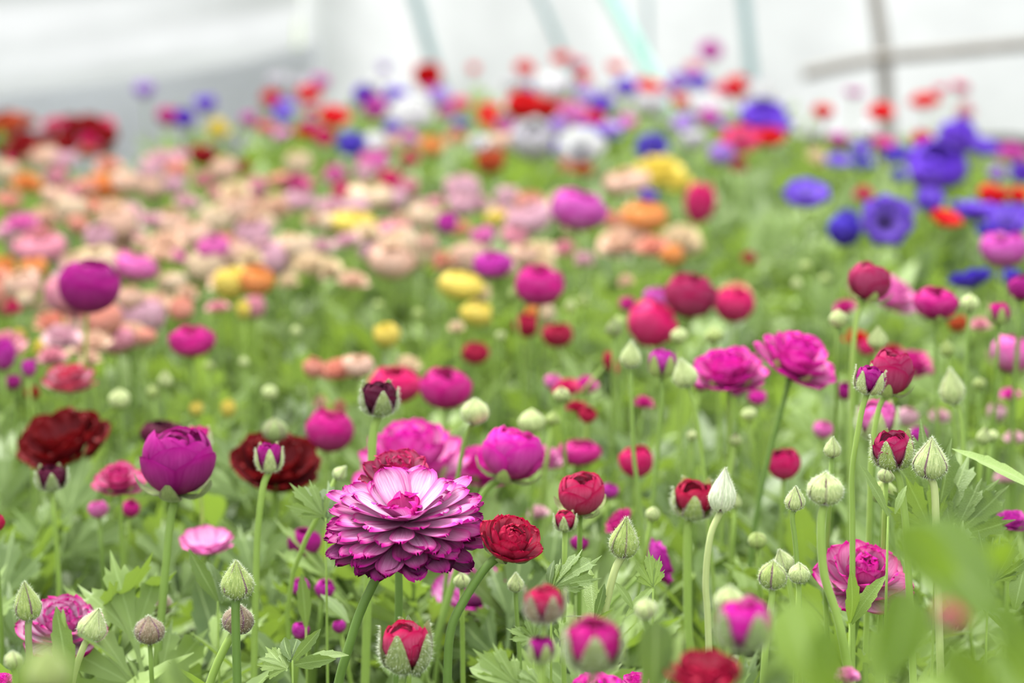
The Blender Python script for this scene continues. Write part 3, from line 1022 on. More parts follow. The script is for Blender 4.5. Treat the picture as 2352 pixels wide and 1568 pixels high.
F_('green bud with pale sepals on a leaning stem before the pink blooms', 'bud_round', 1090, 946, 64, 1.62, 'magenta', stem=[(1070, 1000), (1045, 1140)], sep=PALE_BUD, seam=.3)
F_('pale green round bud above the flat bright pink bloom', 'bud_round', 1222, 967, 64, 1.76, 'magenta', sep=PALE_BUD, seam=.2, hs=.95)
F_('half open whitish bud in front of the dark red bloom', 'bud_open', 618, 1054, 62, 1.50, 'purple', sep=PALE_BUD, hs=1.15, stem=[(604, 1120), (592, 1220), (588, 1330)], stem_w=17)
F_('grey green round bud peeping over the dark red bloom', 'bud_round', 631, 988, 60, 1.78, 'magenta', sep=GREY_BUD)
F_('blurred pale bud on a thick stem behind the dark red dome', 'bud_round', 274, 916, 50, 1.95, 'magenta', sep=PALE_BUD, seam=.3, stem=[(284, 1000), (292, 1090)])
F_('pale pink folded petals low between leaves at left', 'anemone', 475, 1243, 138, 1.66, 'pink', no_centre=True, near=True, tc=12)
F_('purple magenta bloom half hidden low left of the big pink and purple bloom', 'globe', 699, 1250, 74, 1.68, 'purple', near=True)
F_('slim pale bud with pink sides left of the crimson ruffled bloom', 'bud_drop', 782, 1086, 34, 1.52, 'magenta', lr=40, sep=PALE_BUD)
F_('slim green bud with pointed tip on the tallest thin stem', 'bud_drop', 1449, 816, 50, 1.66, 'magenta', sep=PALE_BUD, seam=.1, stem=[(1450, 900), (1455, 1040), (1468, 1140)], hs=1.1)
F_('smooth pale green bud nodding left below the hot pink pair', 'bud_drop', 1572, 858, 60, 1.64, 'magenta', lr=-16, sep=PALE_BUD, seam=.1, stem=[(1596, 940), (1616, 1080)])
F_('lilac tipped bud between the two slim green buds', 'bud_open', 1521, 838, 66, 1.70, 'mag2', stem=[(1520, 930), (1505, 1100), (1490, 1240)], sep=GREEN_BUD, near=True)
F_('bright crimson ball in the middle right field', 'globe', 1584, 686, 112, 2.2, 'wine', lr=6)
F_('crimson leaning bloom below the bright crimson ball', 'globe', 1492, 752, 112, 2.15, 'redpink', lr=30)
F_('purple pink bloom touching the bright crimson ball', 'globe', 1508, 692, 62, 2.3, 'orchid')
F_('crimson pink bloom below a peach one in the middle right field', 'globe', 1688, 706, 88, 2.3, 'redpink')
F_('peach bloom behind the crimson pink one in the middle right field', 'rose', 1690, 664, 76, 2.6, 'salmon')
F_('tall dark crimson bloom below a grey bud in the middle field', 'cup', 1403, 832, 60, 2.0, 'crimson', lr=60)
F_('grey bud above the tall dark crimson bloom', 'bud_drop', 1410, 752, 40, 1.95, 'magenta', sep=GREY_BUD)
F_('dark crimson bud, first of a pair right of centre', 'globe', 1210, 752, 58, 2.3, 'crimson')
F_('dark crimson bud, second of a pair right of centre', 'globe', 1280, 775, 72, 2.28, 'crimson', hs=.8)
F_('dark crimson bud standing alone in the green middle field', 'globe', 1092, 815, 62, 2.25, 'crimson', hs=.85)
F_('large magenta ball in the middle field', 'globe', 1238, 662, 110, 2.2, 'magenta', hs=.9)
F_('smaller magenta bloom left of the large magenta ball', 'globe', 1131, 613, 86, 2.35, 'mag2', hs=.75)
F_('orchid pink flattened ball with a bright top in the middle field', 'globe', 1328, 488, 126, 2.55, 'orchid', lr=8, hs=.8)
F_('small orchid magenta bud in the peach field', 'globe', 1027, 516, 46, 2.7, 'mag2', hs=1.2)
F_('deep purple ball at left before the peach field', 'globe', 203, 664, 136, 2.05, 'purple', lr=8, near=True)
F_('bright magenta ball alone in the green left field', 'globe', 440, 789, 100, 2.12, 'magenta', hs=.72)
F_('crimson bloom with a pale pink top at left', 'ruffled', 160, 864, 138, 2.0, ((198, 10, 62), .8), hs=.8, tc=10, near=True)
F_('orchid pink flattened ball near the right edge', 'globe', 2306, 580, 108, 2.3, 'orchid', hs=.8)
F_('blue violet bloom seen from the side under the orchid pink ball', 'anemone', 2228, 640, 118, 2.4, 'blue', lr=-12, tc=-14)
F_('violet anemone facing the viewer with a dark centre', 'anemone', 2035, 508, 130, 2.7, 'violet', tc=72)
F_('violet cup shaped anemone left of the one facing the viewer', 'anemone', 1852, 447, 120, 2.95, 'violet', tc=26)
F_('crimson half bloom cut by the left edge', 'globe', -12, 1202, 46, 1.5, 'crimson', near=True)
F_('magenta bloom at lower left corner cut by the edge', 'rose', 8, 1560, 64, 1.32, 'hot', near=True)
F_('small yellow green bud at lower left beside the corner bloom', 'bud_round', 30, 1515, 42, 1.2, 'magenta', sep=PALE_BUD)
F_('blurred brownish bud in the foreground at lower left', 'bud_drop', 108, 1535, 112, .74, 'magenta', sep=GREEN_BUD, seam=.5, near=False)
F_('blurred crimson bud lying among the foreground leaves at lower right', 'bud_open', 2180, 1422, 66, .655, 'redpink', lr=35, sep=GREY_BUD, near=False)
F_('purple bloom at the far right edge behind toothed leaves', 'rose', 2325, 1190, 84, 1.55, 'mag2', near=True)
F_('pink bloom between leaf tips at the bottom edge right of centre', 'rose', 1945, 1545, 60, 1.15, 'pink', near=True)
F_('greenish blurred bud above the blurred dark crimson bloom', 'bud_round', 1675, 1380, 72, 1.08, 'magenta', sep=PALE_BUD, seam=.3)
F_('fuzzy blurred bud below the fuzzy teardrop bud', 'bud_round', 1484, 1398, 52, 1.12, 'magenta', sep=PALE_BUD)
F_('purple bloom at the left edge among green stems', 'globe', 8, 818, 52, 2.05, 'mag2', hs=1.6)
F_('narrow purple bloom beside the one at the left edge', 'globe', 66, 848, 32, 2.0, 'mag2', hs=1.4)

# ---- soft blooms of the middle field and the back, one thing each
WORDS = dict(peach='pale peach ranunculus', salmon='salmon ranunculus', cream='cream ranunculus', orange='orange ranunculus', palepink='pale pink ranunculus',
             rosepink='rose pink ranunculus', yellow='yellow ranunculus', magenta='magenta ranunculus', mag2='purple pink ranunculus', crimson='crimson ranunculus',
             darkred='dark red ranunculus', rust='rust red ranunculus', pink='pink ranunculus', hot='hot pink ranunculus', redpink='raspberry ranunculus', orchid='orchid pink ranunculus',
             red='scarlet anemone', white='white anemone', violet='violet anemone', blue='deep blue anemone', lilac='lilac anemone', purple='purple ranunculus')
ANEM = {'red', 'white', 'violet', 'blue', 'lilac'}
TAKEN = set()
ONES = 'zero one two three four five six seven eight nine ten eleven twelve thirteen fourteen fifteen sixteen seventeen eighteen nineteen'.split()
TENS = 'x x twenty thirty forty fifty sixty seventy eighty ninety'.split()


def words_of(n):
    n = int(round(max(0, min(99, n))))
    return ONES[n] if n < 20 else TENS[n // 10] + ('-' + ONES[n % 10] if n % 10 else '')


SEEN_SOFT = []


def soft_label(what, x, y):
    """Colour and kind, the nearest other bloom it sits beside, and its place in the photo in percent, written in words."""
    side = ''
    if SEEN_SOFT:
        w2, x2, y2 = min(SEEN_SOFT, key=lambda q: (q[1] - x) ** 2 + (q[2] - y) ** 2)
        if (x2 - x) ** 2 + (y2 - y) ** 2 < 130 ** 2:
            rel = ('right of' if x > x2 else 'left of') if abs(x - x2) > abs(y - y2) else ('below' if y > y2 else 'above')
            side = ' %s a %s one' % (rel, w2)
    SEEN_SOFT.append((' '.join(what.split()[:-1])[:24], x, y))
    for dx in (0, .5, -.5, 1, -1, 1.5, -1.5, 2):
        lab = 'soft %s%s, %s percent across, %s down' % (what, side, words_of(x / 23.52 + dx), words_of(y / 15.68))
        if len(lab.split()) > 16:
            lab = lab.replace(side, '')
        if lab not in TAKEN:
            break
    TAKEN.add(lab)
    return lab




def soft(x, y, wpx, col, kind=None, h=None, lr=None, tc=None, D=None, anem=None, dark=False):
    rg = random.Random(int(x * 13 + y * 7))
    an = (col in ANEM) if anem is None else anem
    z = (.455 if an else .435) + rg.uniform(-.018, .018)
    D = D or min(6.6, max(2.1, depth_for(y, z)))
    k = kind or ('anemone' if an and rg.random() < .75 else 'globe' if (an or rg.random() < .45) else 'rose')
    ar = (h / wpx) if h else None
    nat = {'anemone': .5, 'globe': .85, 'rose': .6, 'cup': .7, 'bud_round': 1.0, 'bud_drop': 1.1}[k]
    hs = min(1.9, max(.55, ar / nat)) if ar else rg.uniform(.85, 1.1)
    what = WORDS[col]
    if anem is True and 'ranunculus' in what:
        what = what.replace('ranunculus', 'anemone')
    if k.startswith('bud'):
        what = 'pale green flower bud'
    lab = soft_label(what, x, y)
    grp = 'blurred anemones at the back of the field' if an else 'blurred ranunculus blooms of the middle field'
    if k.startswith('bud'):
        grp = 'blurred pale buds of the middle field'
    flower(lab, k, x, y, wpx, D, col if not k.startswith('bud') else 'magenta', lr=rg.uniform(-14, 14) if lr is None else lr,
           tc=(rg.uniform(-5, 45) if an else rg.uniform(0, 22)) if tc is None else tc, near=False, hs=hs, name='anemone_flower' if an else None,
           group=grp, core='dark' if dark else None, sep=rg.choice([PALE_BUD, GREEN_BUD]), seam=.3)


SOFT = [
    # back left
    (331, 206, 40, 'lilac', 44), (387, 270, 44, 'magenta', 36), (424, 274, 32, 'violet', 30), (472, 240, 42, 'violet', 42), (499, 290, 48, 'yellow', 52), (572, 277, 32, 'orchid', 28),
    (623, 228, 44, 'red', 50), (709, 217, 48, 'red', 30), (768, 270, 58, 'red', 44), (702, 302, 46, 'red', 32), (716, 284, 40, 'mag2', 28), (735, 190, 36, 'orchid', 26),
    (14, 288, 72, 'rust', 44), (60, 318, 62, 'darkred', 42), (108, 312, 48, 'darkred', 34), (150, 330, 50, 'darkred', 34), (241, 337, 40, 'darkred', 36), (30, 360, 44, 'redpink', 30), (200, 345, 44, 'rust', 30), (90, 345, 50, 'darkred', 32), (0, 322, 44, 'darkred', 32),
    (100, 366, 60, 'peach', 40), (150, 372, 44, 'palepink', 34), (248, 374, 56, 'salmon', 34), (241, 420, 88, 'orange', 46), (290, 424, 60, 'peach', 44), (200, 432, 44, 'salmon', 30), (65, 414, 68, 'orange', 44), (15, 400, 52, 'cream', 44), (372, 360, 84, 'palepink', 42), (415, 352, 34, 'pink', 30),
    (465, 360, 52, 'darkred', 40), (556, 380, 38, 'darkred', 36), (516, 374, 38, 'cream', 50), (685, 380, 52, 'cream', 46), (680, 418, 66, 'magenta', 30), (468, 408, 46, 'rosepink', 40), (400, 428, 46, 'palepink', 40), (500, 440, 40, 'rosepink', 30), (640, 415, 44, 'salmon', 26),
    (550, 458, 74, 'rosepink', 40), (634, 468, 74, 'peach', 56), (690, 462, 56, 'palepink', 36), (255, 474, 64, 'peach', 46), (296, 480, 62, 'palepink', 44), (250, 502, 56, 'salmon', 26), (48, 506, 80, 'pink', 50), (20, 462, 48, 'salmon', 30), (130, 455, 56, 'peach', 36), (768, 516, 62, 'cream', 42),
    (770, 395, 54, 'pink', 48), (786, 446, 36, 'redpink', 36), (396, 516, 72, 'peach', 44), (345, 500, 48, 'palepink', 34), (440, 548, 78, 'peach', 48), (490, 572, 62, 'pink', 44), (572, 585, 56, 'cream', 44), (620, 582, 52, 'palepink', 36), (520, 548, 48, 'salmon', 28), (610, 520, 46, 'cream', 38), (706, 598, 78, 'cream', 56), (661, 640, 44, 'cream', 38), (368, 580, 60, 'peach', 36), (405, 585, 44, 'pink', 30),
    (93, 574, 104, 'rosepink', 50), (79, 622, 54, 'orange', 44), (10, 622, 44, 'orange', 48), (303, 618, 92, 'pink', 52), (196, 590, 64, 'peach', 40), (344, 694, 96, 'peach', 62), (300, 690, 50, 'peach', 44), (396, 654, 56, 'cream', 40), (430, 668, 46, 'peach', 40), (417, 714, 46, 'salmon', 46), (535, 656, 76, 'yellow', 62), (590, 650, 66, 'orange', 54), (585, 708, 40, 'rosepink', 44), (500, 700, 50, 'rosepink', 24), (100, 698, 40, 'cream', 40), (60, 690, 34, 'cream', 34),
    (265, 786, 76, 'rosepink', 52), (337, 776, 38, 'salmon', 30), (120, 812, 60, 'rosepink', 36), (205, 818, 46, 'peach', 40), (45, 765, 28, 'yellow', 30), (93, 793, 34, 'yellow', 40), (451, 941, 26, 'yellow', 28), (523, 941, 28, 'yellow', 34),
    (775, 842, 74, 'salmon', 50), (822, 846, 64, 'peach', 44), (720, 848, 38, 'salmon', 38), (735, 920, 28, 'peach', 30), (780, 930, 30, 'salmon', 34), (560, 715, 26, 'yellow', 36),
    (720, 500, 40, 'peach', 34), (660, 545, 40, 'cream', 30), (740, 560, 46, 'palepink', 36), (180, 520, 40, 'salmon', 36), (150, 600, 44, 'palepink', 34), (36, 560, 40, 'palepink', 30), (330, 560, 40, 'peach', 26), (740, 640, 12, 'cream', 28), (575, 500, 42, 'peach', 26), (30, 700, 30, 'redpink', 36),
    # centre of the peach field
    (893, 546, 92, 'rosepink', 54), (896, 606, 88, 'peach', 62), (850, 580, 44, 'palepink', 40), (1017, 592, 48, 'salmon', 50), (1072, 576, 74, 'cream', 44), (1110, 545, 46, 'pink', 36), (1058, 662, 88, 'yellow', 52), (1102, 666, 54, 'cream', 50), (1096, 726, 62, 'yellow', 44), (1048, 746, 34, 'cream', 30), (890, 774, 50, 'yellow', 46), (936, 832, 56, 'cream', 46), (1251, 724, 42, 'cream', 44), (1222, 712, 34, 'orange', 28), (1437, 641, 32, 'peach', 30),
    (848, 456, 92, 'cream', 46), (812, 484, 60, 'palepink', 40), (812, 516, 84, 'yellow', 36), (1096, 462, 52, 'palepink', 46), (1165, 456, 48, 'palepink', 42), (1217, 468, 52, 'salmon', 40), (1217, 508, 92, 'palepink', 56), (1180, 545, 52, 'rosepink', 32), (1140, 505, 44, 'yellow', 34), (960, 470, 46, 'palepink', 36), (980, 560, 42, 'peach', 36), (920, 500, 42, 'peach', 34), (1000, 470, 36, 'rosepink', 30), (1060, 520, 38, 'salmon', 34),
    (1230, 575, 80, 'cream', 46), (1200, 590, 56, 'peach', 40), (1430, 545, 112, 'peach', 60), (1480, 505, 88, 'orange', 54), (1562, 545, 92, 'cream', 76), (1500, 560, 74, 'salmon', 44), (1545, 590, 46, 'orange', 40), (1410, 500, 44, 'salmon', 34), (1300, 565, 44, 'rosepink', 36), (1340, 590, 46, 'palepink', 34), (1170, 620, 34, 'cream', 30),
    (896, 418, 44, 'redpink', 40), (859, 374, 58, 'pink', 38), (838, 400, 42, 'palepink', 34), (938, 434, 38, 'rosepink', 40), (941, 358, 34, 'redpink', 40), (990, 338, 48, 'orange', 34), (1045, 310, 44, 'salmon', 32), (1151, 330, 62, 'peach', 40), (1127, 375, 56, 'rust', 46), (896, 334, 44, 'peach', 36), (1341, 384, 46, 'rust', 34), (1300, 375, 30, 'salmon', 40), (1440, 424, 88, 'peach', 44),
    (1516, 386, 100, 'yellow', 66), (1562, 412, 48, 'yellow', 48), (1440, 410, 40, 'yellow', 30), (1489, 450, 42, 'violet', 42), (1607, 472, 56, 'redpink', 82), (1721, 588, 32, 'crimson', 30),
    # anemones at the back
    (807, 334, 56, 'blue', 52), (859, 330, 44, 'white', 36), (883, 155, 26, 'lilac', 28), (838, 222, 38, 'violet', 32), (983, 179, 48, 'red', 40), (1088, 158, 22, 'red', 48), (1205, 158, 40, 'red', 26), (941, 266, 76, 'white', 58), (1010, 224, 42, 'lilac', 34), (1026, 258, 38, 'mag2', 34), (1124, 253, 46, 'red', 32), (1203, 248, 60, 'red', 46),
    (1182, 195, 46, 'white', 36), (1224, 202, 24, 'blue', 42), (1275, 196, 70, 'white', 66), (1289, 134, 38, 'red', 26), (1341, 180, 32, 'red', 30), (1413, 155, 32, 'red', 22), (1320, 264, 66, 'orchid', 50), (1379, 242, 46, 'violet', 40), (1372, 305, 84, 'blue', 34), (1490, 198, 54, 'red', 26), (1437, 202, 46, 'violet', 30), (1530, 208, 36, 'mag2', 26), (1492, 238, 64, 'white', 46), (1440, 280, 42, 'orchid', 34),
    (1220, 328, 60, 'white', 60), (1334, 335, 80, 'white', 50), (1100, 330, 36, 'white', 34), (1280, 340, 42, 'violet', 40), (1496, 338, 62, 'blue', 34), (1570, 285, 46, 'lilac', 36), (1280, 290, 40, 'lilac', 36), (1400, 205, 40, 'white', 34), (1340, 215, 36, 'lilac', 28), (1060, 285, 34, 'violet', 26), (1160, 290, 36, 'orchid', 28), (900, 295, 34, 'violet', 28), (1330, 150, 30, 'redpink', 22), (1560, 190, 40, 'lilac', 28),
    (1631, 118, 44, 'orchid', 24), (1592, 156, 34, 'redpink', 28), (1604, 190, 42, 'violet', 30), (1693, 202, 54, 'red', 64), (1655, 208, 38, 'redpink', 32), (1614, 246, 64, 'white', 58), (1562, 232, 34, 'red', 30), (1748, 222, 44, 'white', 40), (1593, 318, 46, 'white', 54), (1752, 274, 78, 'violet', 46), (1700, 324, 84, 'redpink', 54), (1766, 318, 56, 'red', 28), (1697, 374, 32, 'crimson', 52), (1655, 358, 50, 'lilac', 42),
    (1890, 256, 40, 'red', 50), (1962, 213, 44, 'orchid', 24), (1924, 318, 46, 'orchid', 54), (2024, 260, 50, 'red', 36), (1993, 304, 40, 'white', 34), (2028, 328, 56, 'magenta', 32), (2124, 232, 58, 'red', 30), (2160, 205, 30, 'redpink', 20), (2206, 203, 34, 'redpink', 22), (2217, 250, 36, 'rosepink', 48), (2117, 322, 34, 'red', 26), (1979, 374, 56, 'blue', 38), (2058, 356, 56, 'blue', 40), (2066, 404, 34, 'blue', 34), (1876, 358, 52, 'cream', 46),
    (2151, 384, 112, 'violet', 70), (2199, 322, 62, 'violet', 62), (2258, 338, 64, 'violet', 38), (2327, 346, 76, 'orchid', 50), (2137, 460, 64, 'violet', 64), (2241, 482, 104, 'violet', 60), (2312, 512, 92, 'violet', 70), (2280, 452, 58, 'red', 40), (2340, 450, 46, 'red', 44), (2270, 530, 60, 'blue', 44), (2345, 400, 44, 'violet', 36), (2290, 400, 40, 'lilac', 34), (2350, 490, 40, 'violet', 50), (1800, 290, 34, 'violet', 28), (2320, 640, 40, 'blue', 34), (1985, 440, 40, 'redpink', 34),
]
rgf = random.Random(21)
for x0, x1, y0, y1, n, cols in ((0, 560, 350, 620, 24, 'peach peach palepink salmon cream rosepink'), (450, 820, 440, 640, 12, 'cream palepink peach peach rosepink'), (800, 1330, 440, 620, 14, 'peach palepink cream cream palepink'),
                                (0, 330, 640, 830, 14, 'peach palepink salmon rosepink'), (0, 260, 275, 345, 16, 'darkred rust darkred redpink'), (600, 1750, 180, 320, 22, 'red violet lilac white orchid redpink'), (1900, 2352, 330, 540, 7, 'violet blue violet red')):
    for _ in range(n):
        for _t in range(30):
            px, py = rgf.uniform(x0, x1), rgf.uniform(y0, y1)
            if all(((px - q[0]) / 40) ** 2 + ((py - q[1]) / 22) ** 2 > 1 for q in SOFT):
                wd = 30 + (py - 150) * .085
                SOFT.append((int(px), int(py), wd * rgf.uniform(.85, 1.25), rgf.choice(cols.split()), None))
                break
for x, y, wd, col, h in SOFT:
    big = 1.55 if y < 345 and col == 'white' else 1.38 if y < 345 and col in ANEM else 1.18
    wd = wd * big
    h = h * (big - .06) if h else None
    an = None
    if y < 345 and 560 < x and col in ('magenta', 'mag2', 'orchid', 'redpink'):
        an = True
    soft(x, y, wd, col, h=h, anem=an, dark=(x, y) in ((590, 650), (1058, 662), (1562, 545)))
# bits of colour low between the leaves of the nearer field
for x, y, wd, col, D in [(226, 1172, 44, 'pink', 1.75), (300, 1170, 40, 'magenta', 1.8), (1236, 1172, 52, 'palepink', 1.8), (1690, 895, 40, 'mag2', 1.95), (1740, 915, 40, 'hot', 1.95), (1890, 990, 46, 'pink', 1.9), (2085, 960, 46, 'palepink', 1.9),
                         (2110, 1000, 40, 'mag2', 1.85), (2160, 950, 50, 'palepink', 2.0), (2320, 900, 50, 'hot', 2.0), (2290, 950, 44, 'palepink', 2.0), (2310, 1090, 60, 'palepink', 1.85), (2330, 1000, 50, 'palepink', 1.95), (1300, 885, 66, 'redpink', 2.0), (1345, 878, 60, 'hot', 2.02),
                         (1325, 930, 58, 'crimson', 1.95), (1480, 920, 50, 'magenta', 1.95), (1400, 1130, 40, 'mag2', 1.8), (690, 1350, 44, 'mag2', 1.62), (745, 1355, 44, 'mag2', 1.62), (690, 1450, 40, 'mag2', 1.52), (780, 1440, 30, 'mag2', 1.55), (1270, 880, 40, 'pink', 2.05), (1965, 770, 60, 'red', 2.15), (1940, 700, 52, 'magenta', 2.1), (1990, 800, 40, 'redpink', 2.1),
                         (2250, 740, 50, 'rosepink', 2.15), (2200, 745, 44, 'rust', 2.2), (1330, 1250, 40, 'purple', 1.62), (1610, 880, 40, 'purple', 1.9), (1350, 955, 40, 'crimson', 1.9), (30, 880, 40, 'purple', 2.1), (75, 905, 36, 'darkred', 2.1), (1940, 900, 40, 'purple', 1.9), (2050, 800, 50, 'crimson', 2.1), (1440, 700, 36, 'magenta', 2.3)]:
    soft(x, y, wd, col, kind='globe' if wd < 48 else 'rose', D=D, anem=False)
for i, (x, y, wd, D) in enumerate([(1180, 672, 26, 2.2), (1850, 610, 26, 2.5), (1895, 640, 26, 2.5), (1830, 650, 26, 2.4), (870, 700, 24, 2.5), (960, 720, 24, 2.4), (1310, 700, 26, 2.3), (1150, 770, 24, 2.2), (620, 900, 36, 2.0), (380, 870, 34, 2.05), (350, 900, 30, 2.05),
                                   (1420, 740, 34, 2.1), (900, 850, 24, 2.2), (1560, 770, 40, 1.9), (1640, 770, 44, 1.9), (2175, 800, 36, 1.8), (2250, 880, 30, 1.85), (2280, 1000, 30, 1.75), (1340, 690, 26, 2.4), (1720, 950, 36, 1.85), (1290, 905, 36, 1.75), (1270, 960, 34, 1.8), (1690, 1010, 30, 1.75), (680, 760, 24, 2.3), (560, 830, 24, 2.2), (1000, 640, 12, 2.5), (480, 840, 24, 2.2),
                                   (1690, 1150, 30, 1.65), (1740, 1240, 44, 1.55), (1500, 1180, 34, 1.6), (2260, 1000, 34, 1.7), (2030, 1130, 60, 1.5), (1590, 1000, 26, 1.8)]):
    soft(x, y, wd, 'palepink', kind='bud_round' if i % 3 else 'bud_drop', D=D, anem=False)

# ================================================================== leaves
def strip(L, prof, bend=0.0, fold=.18, side=0.0, teeth=None, wave=0.0, ny=None, nx=5):
    """A leaf blade along +Y with a folded midrib. prof: [(t, half width)], teeth: zig-zag of the tip row."""
    ts = [p[0] for p in prof]
    V, U = [], []
    us = np.linspace(-1, 1, nx)
    for j, (t, hw) in enumerate(prof):
        a = bend * t
        y = L * t * (1 - .15 * a * a)
        z = -L * .5 * bend * t * t
        for i, u in enumerate(us):
            yy = y
            if j == len(prof) - 1 and teeth is not None:
                yy = y + teeth[i] * L
            x = hw * u
            V.append((x + side * t * t * L, yy, z + fold * abs(x) * (1 - .4 * t) + wave * math.sin(6 * t + 3 * u) * hw))
            U.append((u * .5 + .5, t))
    return np.array(V), grid_faces(nx, len(prof)), np.array(U)


def place(part_, ang, off=(0, 0, 0), s=1.0, roll=0.0):
    V, Fc, U = part_
    M = trn(off) @ rot_z(ang) @ np.array(Matrix.Rotation(roll, 4, 'Y')) @ scl(s)
    return xf(V, M), Fc, U


TOOTH = [-.10, -.16, .06, -.16, -.10]


def lobe(L, W, rg, low=False):
    if low:
        return strip(L, [(0, W * .12), (.55, W * .8), (.85, W), (1.0, W * .45)], bend=rg.uniform(.1, .5), nx=3, teeth=[-.1, .08, -.1])
    prof = [(0, W * .14), (.28, W * .42), (.5, W * .86), (.54, W * .66), (.74, W * .98), (.78, W * .72), (.97, W * .6)]
    return strip(L, prof, bend=rg.uniform(.1, .55), wave=.05, teeth=TOOTH)


def leaflet(L, rg, low=False, spread=.55):
    parts = [place(lobe(L, L * .155, rg, low), rg.uniform(-.06, .06))]
    for sgn in (-1, 1):
        parts.append(place(lobe(L * rg.uniform(.68, .82), L * .115, rg, low), -sgn * rg.uniform(spread * .75, spread * 1.15), (0, L * .16, -.0008 * sgn), roll=sgn * .15))
    return join(parts)


def blade(kind, seed, low=False):
    """Unit-length leaf blade along +Y, face +Z."""
    rg = random.Random(seed)
    if kind == 'ternate':
        parts = [place(leaflet(.66, rg, low), 0, (0, .34, 0))]
        for sgn in (-1, 1):
            parts.append(place(leaflet(.58, rg, low), -sgn * rg.uniform(.75, 1.05), (0, .1, 0), roll=sgn * .25))
        if not low:
            st = strip(.4, [(0, .016), (.5, .014), (1, .014)], nx=3)
            parts.append(st)
        return join(parts)
    if kind == 'lobed':
        parts = [place(lobe(1.0, .155, rg, low), 0)]
        for sgn in (-1, 1):
            parts.append(place(lobe(.8, .12, rg, low), -sgn * rg.uniform(.38, .55), (0, .06, -.004 * sgn), roll=sgn * .18))
            if not low:
                parts.append(place(lobe(.55, .09, rg, low), -sgn * rg.uniform(.8, 1.1), (0, .05, -.008 * sgn), roll=sgn * .3))
        return join(parts)
    if kind == 'lance':
        if low:
            return strip(1.0, [(0, .03), (.4, .13), (.75, .11), (1, .01)], bend=rg.uniform(.2, .6), nx=3)
        pr = [(0, .03), (.15, .07), (.32, .12), (.5, .145), (.53, .12), (.68, .13), (.71, .10), (.85, .075), (.88, .055), (1.0, .008)]
        return strip(1.0, pr, bend=rg.uniform(.15, .6), wave=.08)
    pr = [(0, .05), (.15, .12), (.35, .21), (.55, .26), (.75, .25), (.9, .18), (1.0, .10)]
    if low:
        pr = pr[::2]
        return strip(1.0, pr, bend=rg.uniform(.2, .5), nx=3)
    return strip(1.0, pr, bend=rg.uniform(.2, .5), wave=.06, teeth=[-.05, -.01, .03, -.01, -.05])


KINDS_L = ['ternate', 'lobed', 'ternate', 'lance', 'lobed', 'oblong', 'ternate', 'lance', 'lobed', 'ternate', 'lance', 'lobed']


def whole_leaf(i, low=False):
    """Leaf with its stalk, rooted at the origin, leaning towards +Y."""
    rg = random.Random(400 + i)
    k = KINDS_L[i % len(KINDS_L)]
    Ls = rg.uniform(.20, .31)
    lean = rg.uniform(.1, .42)
    P = [np.array([0, 0, 0]), np.array([rg.uniform(-.01, .01), Ls * .5 * math.sin(lean * .5), Ls * .5]), np.array([0, Ls * math.sin(lean), Ls * math.cos(lean)])]
    Bl = {'ternate': .08, 'lobed': .062, 'lance': .085, 'oblong': .048}[k] * rg.uniform(.9, 1.2)
    el = rg.uniform(.35, 1.15)
    B = blade(k, 40 + i, low)
    M = trn(P[2]) @ rot_x(el) @ scl(Bl)
    parts = [(xf(B[0], M), B[1], B[2])]
    Q = catmull(P, 3 if not low else 2)
    V, Fs = tube(Q, np.linspace(.0021, .0014, len(Q)), 5 if not low else 3, cap=False)
    parts.append((V, Fs[0], np.full((len(V), 2), .45)))
    return join(parts)


NVAR = 18
LEAFS = [cached(('leaf', i), lambda: to_mesh('leaf', *whole_leaf(i), M_LEAF)) for i in range(NVAR)]


def field_limit(px):
    """How deep the planted bed goes at this column of the photograph."""
    return float(np.interp(px, [-200, 0, 250, 340, 440, 900, 1200, 1750, 1850, 2352, 2600], [4.6, 4.7, 4.5, 4.6, 5.4, 6.1, 6.4, 6.2, 5.0, 5.0, 5.0]))


